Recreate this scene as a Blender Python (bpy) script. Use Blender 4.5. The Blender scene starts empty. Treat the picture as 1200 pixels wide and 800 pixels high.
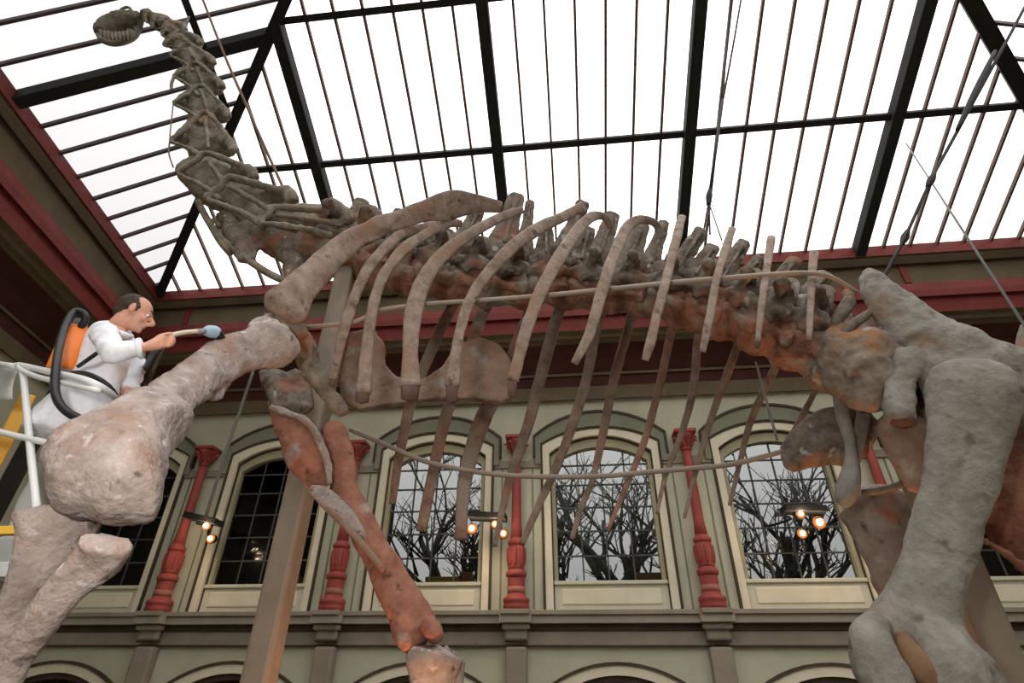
import bpy, bmesh, math, random
from mathutils import Vector, Matrix, noise
random.seed(7)
R = math.radians
SC = bpy.context.scene
COL = SC.collection

# ------------------------------------------------------------------ camera
CH = 1.75                                   # eye height above the hall floor
F = 640.0                                   # focal length in pixels of the 1200 px frame
PT, RO, YA = R(32.5), R(-0.45), R(6.3)
fh = Vector((-math.sin(YA), math.cos(YA), 0)); rh = Vector((math.cos(YA), math.sin(YA), 0)); uz = Vector((0, 0, 1))
FW = math.cos(PT) * fh + math.sin(PT) * uz
u0 = -math.sin(PT) * fh + math.cos(PT) * uz
RR = math.cos(RO) * rh - math.sin(RO) * u0
UU = math.sin(RO) * rh + math.cos(RO) * u0
CAMP = Vector((0, 0, CH))
cd = bpy.data.cameras.new('camera'); cam = bpy.data.objects.new('camera', cd); COL.objects.link(cam)
cd.sensor_width = 36; cd.sensor_fit = 'HORIZONTAL'; cd.lens = F * 36 / 1200; cd.clip_start = 0.05; cd.clip_end = 300
cam.matrix_world = Matrix(((RR.x, UU.x, -FW.x, 0), (RR.y, UU.y, -FW.y, 0), (RR.z, UU.z, -FW.z, CH), (0, 0, 0, 1)))
SC.camera = cam

# ------------------------------------------------------------------ sky, flash, exposure
SKY = 3.2
FLASH = 62
SC.view_settings.view_transform = 'Standard'; SC.view_settings.look = 'None'
SC.view_settings.exposure = 0.0; SC.view_settings.gamma = 1.0; SC.view_settings.use_curve_mapping = False
w = bpy.data.worlds.new('overcast_sky'); SC.world = w; w.use_nodes = True
nt = w.node_tree; nt.nodes.clear()
o = nt.nodes.new('ShaderNodeOutputWorld'); b = nt.nodes.new('ShaderNodeBackground')
tc = nt.nodes.new('ShaderNodeTexCoord'); sp = nt.nodes.new('ShaderNodeSeparateXYZ')
mr = nt.nodes.new('ShaderNodeMapRange'); mr.inputs[1].default_value = 0; mr.inputs[2].default_value = 1; mr.inputs[3].default_value = SKY / 3; mr.inputs[4].default_value = SKY
nt.links.new(tc.outputs['Generated'], sp.inputs[0]); nt.links.new(sp.outputs[2], mr.inputs[0]); nt.links.new(mr.outputs[0], b.inputs[1])
b.inputs[0].default_value = (1.0, 0.975, 0.94, 1); nt.links.new(b.outputs[0], o.inputs[0])
fl = bpy.data.lights.new('camera_flash', 'AREA'); fl.energy = FLASH; fl.size = 0.25; fl.color = (1.0, 0.93, 0.86)
flo = bpy.data.objects.new('camera_flash', fl); COL.objects.link(flo); flo.location = CAMP + Vector((-0.7, -0.15, 0.45))
flo.rotation_euler = (FW).to_track_quat('-Z', 'Y').to_euler()

# ------------------------------------------------------------------ projection helpers (pixel + real distance -> place)
def ray(x, y): return RR * ((x - 600) / F) + UU * ((400 - y) / F) + FW
def P(x, y, Y):
    r = ray(x, y); return CAMP + r * (Y / r.y)
def ZAT(y, Y, x=700): return P(x, y, Y).z
def mpp(p): return (p - CAMP).dot(FW) / F      # metres per pixel at a place

# ------------------------------------------------------------------ materials
def mat(name, c1, c2=None, rough=0.7, scale=4.0, patch=None, pscale=1.2, pamt=0.5, bump=0.0, bscale=20.0, metal=0.0, detail=6):
    m = bpy.data.materials.new(name); m.use_nodes = True; n = m.node_tree; bs = n.nodes['Principled BSDF']
    bs.inputs['Roughness'].default_value = rough; bs.inputs['Metallic'].default_value = metal
    if 'Specular IOR Level' in bs.inputs: bs.inputs['Specular IOR Level'].default_value = 0.3
    tc = n.nodes.new('ShaderNodeTexCoord')
    src = None
    if c2 is None: bs.inputs['Base Color'].default_value = (*c1, 1)
    else:
        t = n.nodes.new('ShaderNodeTexNoise'); t.inputs['Scale'].default_value = scale; t.inputs['Detail'].default_value = detail; t.inputs['Roughness'].default_value = 0.65
        n.links.new(tc.outputs['Object'], t.inputs['Vector'])
        r = n.nodes.new('ShaderNodeValToRGB'); r.color_ramp.elements[0].position = 0.35; r.color_ramp.elements[1].position = 0.68
        r.color_ramp.elements[0].color = (*c1, 1); r.color_ramp.elements[1].color = (*c2, 1)
        n.links.new(t.outputs['Fac'], r.inputs[0]); src = r.outputs[0]
        if patch:
            for k, (pc, lo, hi, ps) in enumerate(patch):
                t2 = n.nodes.new('ShaderNodeTexNoise'); t2.inputs['Scale'].default_value = ps; t2.inputs['Detail'].default_value = 4
                mp = n.nodes.new('ShaderNodeMapping'); mp.inputs['Location'].default_value = (3.1 * k + 1.7, 5.3 * k, 2.2 * k)
                n.links.new(tc.outputs['Object'], mp.inputs[0]); n.links.new(mp.outputs[0], t2.inputs['Vector'])
                rr = n.nodes.new('ShaderNodeMapRange'); rr.inputs[1].default_value = lo; rr.inputs[2].default_value = hi
                n.links.new(t2.outputs['Fac'], rr.inputs[0])
                mx = n.nodes.new('ShaderNodeMix'); mx.data_type = 'RGBA'
                n.links.new(rr.outputs[0], mx.inputs[0]); n.links.new(src, mx.inputs[6]); mx.inputs[7].default_value = (*pc, 1)
                src = mx.outputs[2]
        n.links.new(src, bs.inputs['Base Color'])
    if bump:
        tb = n.nodes.new('ShaderNodeTexNoise'); tb.inputs['Scale'].default_value = bscale; tb.inputs['Detail'].default_value = 5
        n.links.new(tc.outputs['Object'], tb.inputs['Vector'])
        bp = n.nodes.new('ShaderNodeBump'); bp.inputs['Strength'].default_value = bump; bp.inputs['Distance'].default_value = 0.03
        n.links.new(tb.outputs['Fac'], bp.inputs['Height']); n.links.new(bp.outputs[0], bs.inputs['Normal'])
    return m
def emat(name, col, s):
    m = bpy.data.materials.new(name); m.use_nodes = True; n = m.node_tree; n.nodes.clear()
    e = n.nodes.new('ShaderNodeEmission'); e.inputs[0].default_value = (*col, 1); e.inputs[1].default_value = s
    oo = n.nodes.new('ShaderNodeOutputMaterial'); n.links.new(e.outputs[0], oo.inputs[0]); return m
def gmat(name, tint, gloss, rough=0.05, wav=0.0, diff=0.0):
    m = bpy.data.materials.new(name); m.use_nodes = True; n = m.node_tree; n.nodes.clear()
    t = n.nodes.new('ShaderNodeBsdfTransparent'); t.inputs[0].default_value = (*tint, 1)
    g = n.nodes.new('ShaderNodeBsdfGlossy'); g.inputs['Roughness'].default_value = rough
    mx = n.nodes.new('ShaderNodeMixShader'); mx.inputs[0].default_value = gloss
    n.links.new(t.outputs[0], mx.inputs[1]); n.links.new(g.outputs[0], mx.inputs[2]); last = mx.outputs[0]
    if wav:
        tx = n.nodes.new('ShaderNodeTexNoise'); tx.inputs['Scale'].default_value = 2.2; tx.inputs['Detail'].default_value = 2
        c = n.nodes.new('ShaderNodeTexCoord'); n.links.new(c.outputs['Object'], tx.inputs['Vector'])
        bp = n.nodes.new('ShaderNodeBump'); bp.inputs['Strength'].default_value = wav; bp.inputs['Distance'].default_value = 0.05
        n.links.new(tx.outputs['Fac'], bp.inputs['Height']); n.links.new(bp.outputs[0], g.inputs['Normal'])
    if diff:
        d = n.nodes.new('ShaderNodeBsdfDiffuse'); d.inputs[0].default_value = (.8, .8, .8, 1)
        m2 = n.nodes.new('ShaderNodeMixShader'); m2.inputs[0].default_value = diff
        n.links.new(last, m2.inputs[1]); n.links.new(d.outputs[0], m2.inputs[2]); last = m2.outputs[0]
    oo = n.nodes.new('ShaderNodeOutputMaterial'); n.links.new(last, oo.inputs[0]); return m

PINK = (0.36, 0.17, 0.12); BLUE = (0.42, 0.42, 0.40); OCH = (0.33, 0.22, 0.12)
M = {
 'bone_pale': mat('bone_pale', (0.215, 0.172, 0.150), (0.404, 0.344, 0.318), 0.8, 9, [((0.258, 0.172, 0.133), .54, .68, 3.5), ((0.112, 0.086, 0.069), .64, .70, 12.0), ((0.473, 0.430, 0.421), .62, .70, 16.0)], bump=0.45, bscale=45),
 'bone_grey': mat('bone_grey', (0.160, 0.144, 0.120), (0.264, 0.248, 0.220), 0.78, 4.5, [((0.224, 0.136, 0.080), .62, .74, 1.7), ((0.112, 0.092, 0.072), .62, .72, 7.0)], bump=0.4, bscale=26),
 'bone_neck': mat('bone_neck', (0.10, 0.085, 0.06), (0.27, 0.24, 0.19), 0.8, 6, [((0.24, 0.16, 0.10), .58, .7, 2.5)], bump=0.5, bscale=18),
 'bone_dorsal': mat('bone_dorsal', (0.081, 0.061, 0.047), (0.243, 0.203, 0.162), 0.8, 8, [((0.234, 0.108, 0.068), .55, .68, 3.0), ((0.324, 0.333, 0.306), .62, .69, 8.0)], bump=0.5, bscale=22),
 'bone_red': mat('bone_red', (0.22, 0.085, 0.055), (0.34, 0.16, 0.11), 0.8, 7, [((0.34, 0.28, 0.25), .60, .68, 3.0), ((0.12, 0.05, 0.035), .62, .72, 9.0)], bump=0.4, bscale=24),
 'bone_centrum': mat('bone_centrum', (0.162, 0.067, 0.043), (0.294, 0.162, 0.114), 0.8, 8, [((0.247, 0.209, 0.171), .52, .62, 3.5), ((0.085, 0.048, 0.033), .60, .70, 9.0)], bump=0.5, bscale=20),
 'bone_rib': mat('bone_rib', (0.164, 0.115, 0.086), (0.328, 0.262, 0.221), 0.78, 9, [((0.246, 0.148, 0.102), .54, .68, 3.0), ((0.098, 0.070, 0.049), .62, .72, 11.0)], bump=0.35, bscale=40),
 'bone_far': mat('bone_far', (0.16, 0.08, 0.055), (0.30, 0.185, 0.135), 0.8, 6, [((0.26, 0.21, 0.165), .52, .65, 2.0), ((0.34, 0.14, 0.085), .58, .7, 2.6)], bump=0.6, bscale=34),
 'bone_farg': mat('bone_far_grey', (0.14, 0.095, 0.07), (0.28, 0.21, 0.165), 0.8, 6, [((0.25, 0.14, 0.09), .55, .68, 2.0)], bump=0.4, bscale=34),
 'bone_sacrum': mat('bone_sacrum', (0.15, 0.11, 0.08), (0.25, 0.21, 0.17), 0.8, 6, [((0.27, 0.14, 0.075), .54, .66, 2.8), ((0.33, 0.35, 0.34), .62, .69, 5.0)], bump=0.5, bscale=20),
 'bone_farfemur': mat('bone_far_femur', (0.20, 0.135, 0.10), (0.34, 0.28, 0.24), 0.8, 6, [((0.30, 0.12, 0.07), .54, .64, 2.4), ((0.10, 0.06, 0.045), .63, .72, 7.0)], bump=0.4, bscale=22),
 'groove': mat('ochre_stain', (0.13, 0.07, 0.035), (0.20, 0.115, 0.06), 0.6, 8),
 'bone_plate': mat('bone_plate', (0.204, 0.123, 0.085), (0.281, 0.204, 0.157), 0.8, 5, [((0.255, 0.119, 0.076), .56, .7, 2.5), ((0.306, 0.281, 0.246), .6, .7, 4.0)], bump=0.5, bscale=22),
 'bone_skull': mat('bone_skull', (0.11, 0.10, 0.075), (0.2, 0.185, 0.145), 0.8, 6, bump=0.5, bscale=14),
 'tip': mat('rib_tip', (0.085, 0.05, 0.04), (0.13, 0.08, 0.06), 0.9, 8),
 'rod': mat('rod', (0.270, 0.217, 0.176), (0.330, 0.277, 0.232), 0.6, 6),
 'post': mat('support_paint', (0.19, 0.155, 0.115), (0.26, 0.205, 0.155), 0.6, 3, [((0.17, 0.17, 0.125), .55, .68, .9)]),
 'wall': mat('wall_paint', (0.42, 0.415, 0.305), (0.49, 0.48, 0.365), 0.85, 1.2),
 'wallband': mat('green_moulding', (0.17, 0.175, 0.12), (0.21, 0.21, 0.15), 0.8, 2),
 'cream': mat('cream_paint', (0.62, 0.56, 0.42), (0.69, 0.635, 0.50), 0.75, 2),
 'oliveframe': mat('olive_frame', (0.33, 0.30, 0.19), (0.38, 0.35, 0.24), 0.75, 2),
 'panel': mat('panel_paint', (0.52, 0.50, 0.385), (0.58, 0.555, 0.44), 0.8, 2),
 'darkline': mat('dark_brown_line', (0.05, 0.036, 0.022), (0.075, 0.055, 0.036), 0.8, 3),
 'ledge': mat('ledge_stone', (0.23, 0.195, 0.15), (0.29, 0.25, 0.195), 0.8, 2),
 'ledge2': mat('ledge_pale', (0.30, 0.265, 0.205), (0.36, 0.32, 0.25), 0.8, 2),
 'red': mat('red_paint', (0.25, 0.042, 0.036), (0.32, 0.068, 0.055), 0.6, 3),
 'redpale': mat('red_pale', (0.30, 0.11, 0.085), (0.36, 0.16, 0.12), 0.7, 3),
 'redcor': mat('red_cornice', (0.165, 0.024, 0.02), (0.215, 0.04, 0.032), 0.65, 2),
 'olive': mat('olive_cornice', (0.115, 0.088, 0.05), (0.15, 0.115, 0.068), 0.8, 1.5),
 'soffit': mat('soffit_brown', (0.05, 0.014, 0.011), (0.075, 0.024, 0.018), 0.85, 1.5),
 'iron': mat('dark_iron', (0.010, 0.013, 0.012), (0.018, 0.02, 0.018), 0.8, 3),
 'bar': mat('glazing_bar', (0.10, 0.06, 0.045), (0.14, 0.09, 0.07), 0.6, 4),
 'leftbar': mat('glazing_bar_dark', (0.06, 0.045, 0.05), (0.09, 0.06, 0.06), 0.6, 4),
 'glassleft': gmat('roof_glass_dim_sky', (0.42, 0.42, 0.435), 0.03, 0.3),  # left slope: dimmer sky put into the glass tint
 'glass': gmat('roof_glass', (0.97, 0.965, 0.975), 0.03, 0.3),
 'winglass': gmat('window_glass', (0.25, 0.26, 0.26), 0.02, 0.12, 0.5),
 'lead': mat('muntin', (0.05, 0.055, 0.05), (0.08, 0.08, 0.075), 0.6, 4),
 'bark': mat('bark', (0.045, 0.045, 0.035), (0.08, 0.08, 0.06), 0.9, 5),
 'dark': mat('dark_box', (0.022, 0.022, 0.018), (0.035, 0.032, 0.026), 0.9, 1),
 'floor': mat('floor_tile', (0.12, 0.095, 0.07), (0.16, 0.13, 0.10), 0.5, 1),
 'platform': mat('platform', (0.12, 0.10, 0.08), (0.16, 0.13, 0.10), 0.7, 2),
 'black': mat('black_metal', (0.008, 0.008, 0.008), (0.012, 0.012, 0.012), 0.85, 4),
 'rubber': mat('black_rubber', (0.012, 0.012, 0.014), (0.02, 0.02, 0.022), 0.45, 4),
 'bulb': emat('halogen', (1.0, 0.62, 0.32), 6),
 'glow': emat('halogen_halo', (1.0, 0.27, 0.05), 0.9),
 'coat': mat('white_cotton', (0.66, 0.68, 0.74), (0.80, 0.81, 0.86), 0.9, 9, bump=0.6, bscale=9),
 'trouser': mat('grey_cotton', (0.34, 0.34, 0.33), (0.40, 0.40, 0.38), 0.85, 6, bump=0.2, bscale=14),
 'skin': mat('skin', (0.52, 0.26, 0.18), (0.60, 0.32, 0.23), 0.55, 8),
 'hair': mat('hair', (0.035, 0.022, 0.015), (0.055, 0.035, 0.022), 0.7, 30),
 'orange': mat('orange_plastic', (0.72, 0.17, 0.02), (0.78, 0.21, 0.03), 0.4, 3),
 'grey': mat('grey_metal', (0.22, 0.23, 0.23), (0.28, 0.29, 0.29), 0.5, 3),
 'sheet': mat('grey_sheet', (0.33, 0.36, 0.35), (0.46, 0.49, 0.48), 0.35, 5, bump=.4, bscale=9),
 'white': mat('white_tube', (0.66, 0.68, 0.69), (0.72, 0.74, 0.75), 0.35, 5),
 'yellow': mat('yellow_paint', (0.62, 0.36, 0.04), (0.68, 0.42, 0.06), 0.5, 3),
 'blue': mat('pale_blue', (0.30, 0.42, 0.55), (0.36, 0.48, 0.60), 0.6, 6),
 'wand': mat('cream_wand', (0.55, 0.50, 0.38), (0.60, 0.55, 0.42), 0.5, 6),
 'cable': mat('cable', (0.012, 0.012, 0.012), (0.02, 0.02, 0.02), 0.7, 6),
 'rope': mat('rope', (0.14, 0.085, 0.05), (0.2, 0.12, 0.08), 0.8, 6),
 'steel': mat('steel_rod', (0.12, 0.12, 0.11), (0.16, 0.155, 0.14), 0.6, 6),
 'wood': mat('brown_wood', (0.33, 0.17, 0.06), (0.42, 0.24, 0.1), 0.7, 5),
 'shoe': mat('shoe', (0.02, 0.018, 0.016), (0.03, 0.025, 0.022), 0.5, 5),
}

# ------------------------------------------------------------------ mesh helpers
class MB:
    def __init__(s): s.v = []; s.f = []
    def add(s, v, f):
        k = len(s.v); s.v += [Vector(p) for p in v]; s.f += [tuple(i + k for i in q) for q in f]; return s
    def box(s, x0, x1, y0, y1, z0, z1):
        return s.add([(x0, y0, z0), (x1, y0, z0), (x1, y1, z0), (x0, y1, z0), (x0, y0, z1), (x1, y0, z1), (x1, y1, z1), (x0, y1, z1)],
                     [(0, 3, 2, 1), (4, 5, 6, 7), (0, 1, 5, 4), (1, 2, 6, 5), (2, 3, 7, 6), (3, 0, 4, 7)])
    def beam(s, p, q, wd, hg, up=(0, 0, 1)):
        p = Vector(p); q = Vector(q); t = (q - p).normalized(); a = t.cross(Vector(up)).normalized(); n = a.cross(t)
        v = []
        for c in (p, q):
            for i, j in ((-1, -1), (1, -1), (1, 1), (-1, 1)): v.append(c + a * (i * wd / 2) + n * (j * hg / 2))
        return s.add(v, [(0, 1, 2, 3), (7, 6, 5, 4), (0, 4, 5, 1), (1, 5, 6, 2), (2, 6, 7, 3), (3, 7, 4, 0)])
    def tube(s, pts, r, n=8, smooth=4):
        pts = [Vector(p) for p in pts]
        rr = r if isinstance(r, (list, tuple)) else [r] * len(pts)
        rows = [(*p, q) for p, q in zip(pts, rr)]
        if len(pts) > 2 and smooth > 1: rows = crom(rows, smooth)
        pp = [Vector(q[:3]) for q in rows]
        a = None; rings = []
        for i, p in enumerate(pp):
            t = (pp[min(i + 1, len(pp) - 1)] - pp[max(i - 1, 0)]).normalized()
            if a is None: a = t.orthogonal().normalized()
            a = (a - t * a.dot(t)).normalized(); b = t.cross(a)
            rings.append([p + (a * math.cos(2 * math.pi * k / n) + b * math.sin(2 * math.pi * k / n)) * rows[i][3] for k in range(n)])
        return s.rings(rings)
    def rings(s, rings, cap=0.0):
        n = len(rings[0]); v = [p for r in rings for p in r]; f = []
        for i in range(len(rings) - 1):
            for k in range(n):
                f.append((i * n + k, i * n + (k + 1) % n, (i + 1) * n + (k + 1) % n, (i + 1) * n + k))
        for e, (r, r2) in enumerate(((rings[0], rings[1]), (rings[-1], rings[-2]))):
            c = sum(r, Vector()) / n; c2 = sum(r2, Vector()) / n
            d = (c - c2).normalized() * cap * (r[0] - c).length
            v.append(c + d); ci = len(v) - 1; base = 0 if e == 0 else (len(rings) - 1) * n
            for k in range(n):
                f.append((ci, base + (k + 1) % n, base + k) if e == 0 else (ci, base + k, base + (k + 1) % n))
        return s.add(v, f)
    def lathe(s, cx, cy, prof, n=16):
        rings = [[Vector((cx + r * math.cos(2 * math.pi * k / n), cy + r * math.sin(2 * math.pi * k / n), z)) for k in range(n)] for r, z in prof]
        return s.rings(rings)
    def ell(s, c, a, b=None, cc=None, n=10, m=7):
        # ellipsoid: a,b,cc axis vectors
        c = Vector(c)
        if not isinstance(a, Vector):
            ra = a; a = Vector((ra, 0, 0)); b = Vector((0, b if b else ra, 0)); cc = Vector((0, 0, cc if cc else ra))
        rings = []
        for i in range(1, m):
            t = math.pi * i / m
            rings.append([c - cc * math.cos(t) + (a * math.cos(2 * math.pi * k / n) + b * math.sin(2 * math.pi * k / n)) * math.sin(t) for k in range(n)])
        return s.rings(rings, cap=0.25)
    def quad(s, *p): return s.add(p, [tuple(range(len(p)))])

def crom(rows, m):
    out = []; n = len(rows); L = len(rows[0])
    for i in range(n - 1):
        a = rows[max(i - 1, 0)]; b = rows[i]; c = rows[i + 1]; d = rows[min(i + 2, n - 1)]
        for k in range(m):
            t = k / m
            out.append(tuple(0.5 * (2 * b[j] + (c[j] - a[j]) * t + (2 * a[j] - 5 * b[j] + 4 * c[j] - d[j]) * t * t + (3 * b[j] - a[j] - 3 * c[j] + d[j]) * t ** 3) for j in range(L)))
    out.append(tuple(rows[-1])); return out

def bone_into(mb, ctrl, n=12, m=4, amp=0.0, freq=4.0, cap=0.35, box=0.0):
    """loft along pixel control points with real distance: (x, y, Y, width_px, depth ratio)"""
    rows = []
    for c in ctrl:
        x, y, Y, wd = c[:4]; tr = c[4] if len(c) > 4 else 0.8
        p = P(x, y, Y); rows.append((*p, wd * mpp(p) / 2, tr))
    rows = crom(rows, m) if len(rows) > 2 else rows
    pp = [Vector(r[:3]) for r in rows]; rings = []
    for i, p in enumerate(pp):
        t = (pp[min(i + 1, len(pp) - 1)] - pp[max(i - 1, 0)]).normalized()
        vd = (p - CAMP).normalized(); sd = t.cross(vd)
        if sd.length < 1e-3: sd = t.orthogonal()
        sd.normalize(); nn = sd.cross(t).normalized(); hw, tr = max(rows[i][3], 0.002), rows[i][4]
        ring = []
        for k in range(n):
            a = 2 * math.pi * k / n; ca, sa = math.cos(a), math.sin(a)
            if box:
                e = 1 - box * 0.6; ca = math.copysign(abs(ca) ** e, ca); sa = math.copysign(abs(sa) ** e, sa)
            d = sd * (ca * hw) + nn * (sa * hw * tr); q = p + d
            if amp: q = q + d.normalized() * amp * noise.noise(q * freq)
            ring.append(q)
        rings.append(ring)
    return mb.rings(rings, cap)
def bone(ctrl, **k): return bone_into(MB(), ctrl, **k)

def star(mb, outline, centre, thick, sub=3, amp=0.0, freq=4):
    """swollen plate with rounded rim from an outline of (x, y, Y)"""
    n0 = len(outline); pts = [P(*q) for q in outline]; c = P(*centre)
    ext = [tuple(p) for p in (pts[-1:] + pts + pts[:2])]
    dense = []
    for i in range(n0):
        a, b, cc, d = ext[i], ext[i + 1], ext[i + 2], ext[(i + 3)] if i + 3 < len(ext) else ext[3]
        for k in range(sub):
            t = k / sub
            dense.append(Vector(tuple(0.5 * (2 * b[j] + (cc[j] - a[j]) * t + (2 * a[j] - 5 * b[j] + 4 * cc[j] - d[j]) * t * t + (3 * b[j] - a[j] - 3 * cc[j] + d[j]) * t ** 3) for j in range(3))))
    nrm = Vector()
    for i in range(len(dense)): nrm += (dense[i] - c).cross(dense[(i + 1) % len(dense)] - c)
    nrm.normalize(); n = len(dense); S = [1, .96, .86, .7, .5, .28]
    v = list(dense); f = []
    def sheet(sg):
        prev = list(range(n))
        for s_ in S[1:]:
            cur = []
            for p in dense:
                q = c + (p - c) * s_ + nrm * (sg * thick / 2 * math.sqrt(1 - s_ ** 3))
                if amp: q = q + nrm * amp * noise.noise(q * freq)
                v.append(q); cur.append(len(v) - 1)
            for k in range(n):
                q = (prev[k], prev[(k + 1) % n], cur[(k + 1) % n], cur[k]); f.append(q if sg > 0 else q[::-1])
            prev = cur
        v.append(c + nrm * (sg * thick / 2)); ci = len(v) - 1
        for k in range(n):
            q = (prev[k], prev[(k + 1) % n], ci); f.append(q if sg > 0 else q[::-1])
    sheet(1); sheet(-1)
    return mb.add(v, f)

ORG = {}
def mesh_of(name, mb, L, material, smooth=True):
    me = bpy.data.meshes.new(name); me.from_pydata([tuple(p - L) for p in mb.v], [], mb.f); me.materials.append(material)
    bm = bmesh.new(); bm.from_mesh(me); bmesh.ops.recalc_face_normals(bm, faces=bm.faces); bm.to_mesh(me); bm.free()
    if smooth: me.polygons.foreach_set('use_smooth', [True] * len(me.polygons))
    me.update(); return me
def remesh(mb, vox, smooth=2, amp=0.0, freq=6.0):
    me = bpy.data.meshes.new('t'); me.from_pydata([tuple(p) for p in mb.v], [], mb.f)
    bm = bmesh.new(); bm.from_mesh(me); bmesh.ops.recalc_face_normals(bm, faces=bm.faces); bm.to_mesh(me); bm.free()
    ob = bpy.data.objects.new('t', me); COL.objects.link(ob)
    md = ob.modifiers.new('r', 'REMESH'); md.mode = 'VOXEL'; md.voxel_size = vox
    if smooth: ms = ob.modifiers.new('s', 'SMOOTH'); ms.iterations = smooth; ms.factor = 0.5
    dg = bpy.context.evaluated_depsgraph_get(); ev = ob.evaluated_get(dg); m2 = ev.to_mesh()
    out = MB(); out.v = [v.co.copy() for v in m2.vertices]; out.f = [tuple(p.vertices) for p in m2.polygons]
    if amp:
        nr = [v.normal.copy() for v in m2.vertices]
        out.v = [p + q * amp * (noise.noise(p * freq) + .6 * noise.noise(p * freq * 2.6) + .3 * noise.noise(p * freq * 6)) for p, q in zip(out.v, nr)]
    ev.to_mesh_clear(); bpy.data.objects.remove(ob); bpy.data.meshes.remove(me)
    return out
def obj(name, mb, material, parent=None, smooth=True, bevel=0):
    material = M[material] if isinstance(material, str) else material
    if parent is not None: L = ORG[parent.name]
    else:
        lo = Vector((min(p.x for p in mb.v), min(p.y for p in mb.v), min(p.z for p in mb.v))); hi = Vector((max(p.x for p in mb.v), max(p.y for p in mb.v), max(p.z for p in mb.v)))
        L = Vector(((lo.x + hi.x) / 2, (lo.y + hi.y) / 2, lo.z))
    o = bpy.data.objects.new(name, mesh_of(name, mb, L, material, smooth)); COL.objects.link(o)
    if parent is not None: o.parent = parent
    else: o.location = L
    ORG[o.name] = L
    if bevel:
        bv = o.modifiers.new('bevel', 'BEVEL'); bv.width = bevel; bv.segments = 2; bv.limit_method = 'ANGLE'
    return o
def thing(name, loc, label=None, cat=None, group=None, kind=None):
    o = bpy.data.objects.new(name, None); COL.objects.link(o); o.location = loc; o.empty_display_size = 0.1; ORG[o.name] = Vector(loc)
    return tag(o, label, cat, group, kind)
def tag(o, label=None, cat=None, group=None, kind=None):
    if label: o['label'] = label
    if cat: o['category'] = cat
    if group: o['group'] = group
    if kind: o['kind'] = kind
    return o
def struct(name, mb, material, smooth=False, bevel=0): return tag(obj(name, mb, material, None, smooth, bevel), kind='structure')

# ================================================================== THE HALL
D = 14.0; K = 1.4                       # back wall distance; wall drawing is in units of D/10
DE = 12.3; ZE = ZAT(311, DE)            # roof eave line
SL = math.tan(R(24)); XL, XR = -12.4, 14.43
COLX = [(-0.983 + 3.145 * n) * K for n in range(-3, 4)]
def zz(z): return z * K + CH
LD = Vector((1.05, -5.0, 0)).normalized()       # direction of the left eave, towards the viewer
LN = Vector((-LD.y, LD.x, 0)) * -1              # outward normal of the left eave
if LN.x > 0: LN = -LN
A0 = Vector((XL, DE, ZE)); TB = (A0.y + 12.3) / -LD.y; B0 = A0 + LD * TB
def ring_plan(e):
    """plan corners of the room outline pushed outwards by e: front-left, back-left, back-right, front-right"""
    yb = DE + e; q = A0 + LN * e; t = (yb - q.y) / LD.y; a = q + LD * t
    bfl = B0 + LN * e; return [Vector((bfl.x, bfl.y, 0)), Vector((a.x, yb, 0)), Vector((XR + e, yb, 0)), Vector((XR + e, -12.3, 0))]
# floor and far walls
PL = ring_plan(1.7)
struct('floor', MB().box(-16, 18, -14, 16, -0.1, 0), 'floor')
struct('platform_base', MB().box(-4.2, 7.5, 0.6, 6.2, 0, 0.12), 'platform', bevel=.02).name = 'floor_platform'
def quadwall(name, a, b, z0, z1, th):
    d = (b - a).normalized(); n = Vector((d.y, -d.x, 0)) * th
    mb = MB(); v = [a, b, b + n, a + n]
    mb.add([(p.x, p.y, z0) for p in v] + [(p.x, p.y, z1) for p in v], [(0, 3, 2, 1), (4, 5, 6, 7), (0, 1, 5, 4), (1, 2, 6, 5), (2, 3, 7, 6), (3, 0, 4, 7)])
    return struct(name, mb, 'wall')
ZW = ZAT(468, D)
quadwall('wall_left', PL[1], PL[0], 0, ZE, 0.3)
quadwall('wall_right', PL[3], PL[2], 0, ZE, 0.3)
quadwall('wall_front', PL[0] + Vector((0, 0, 0)), PL[3], 0, ZE + .2, 0.3)

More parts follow.
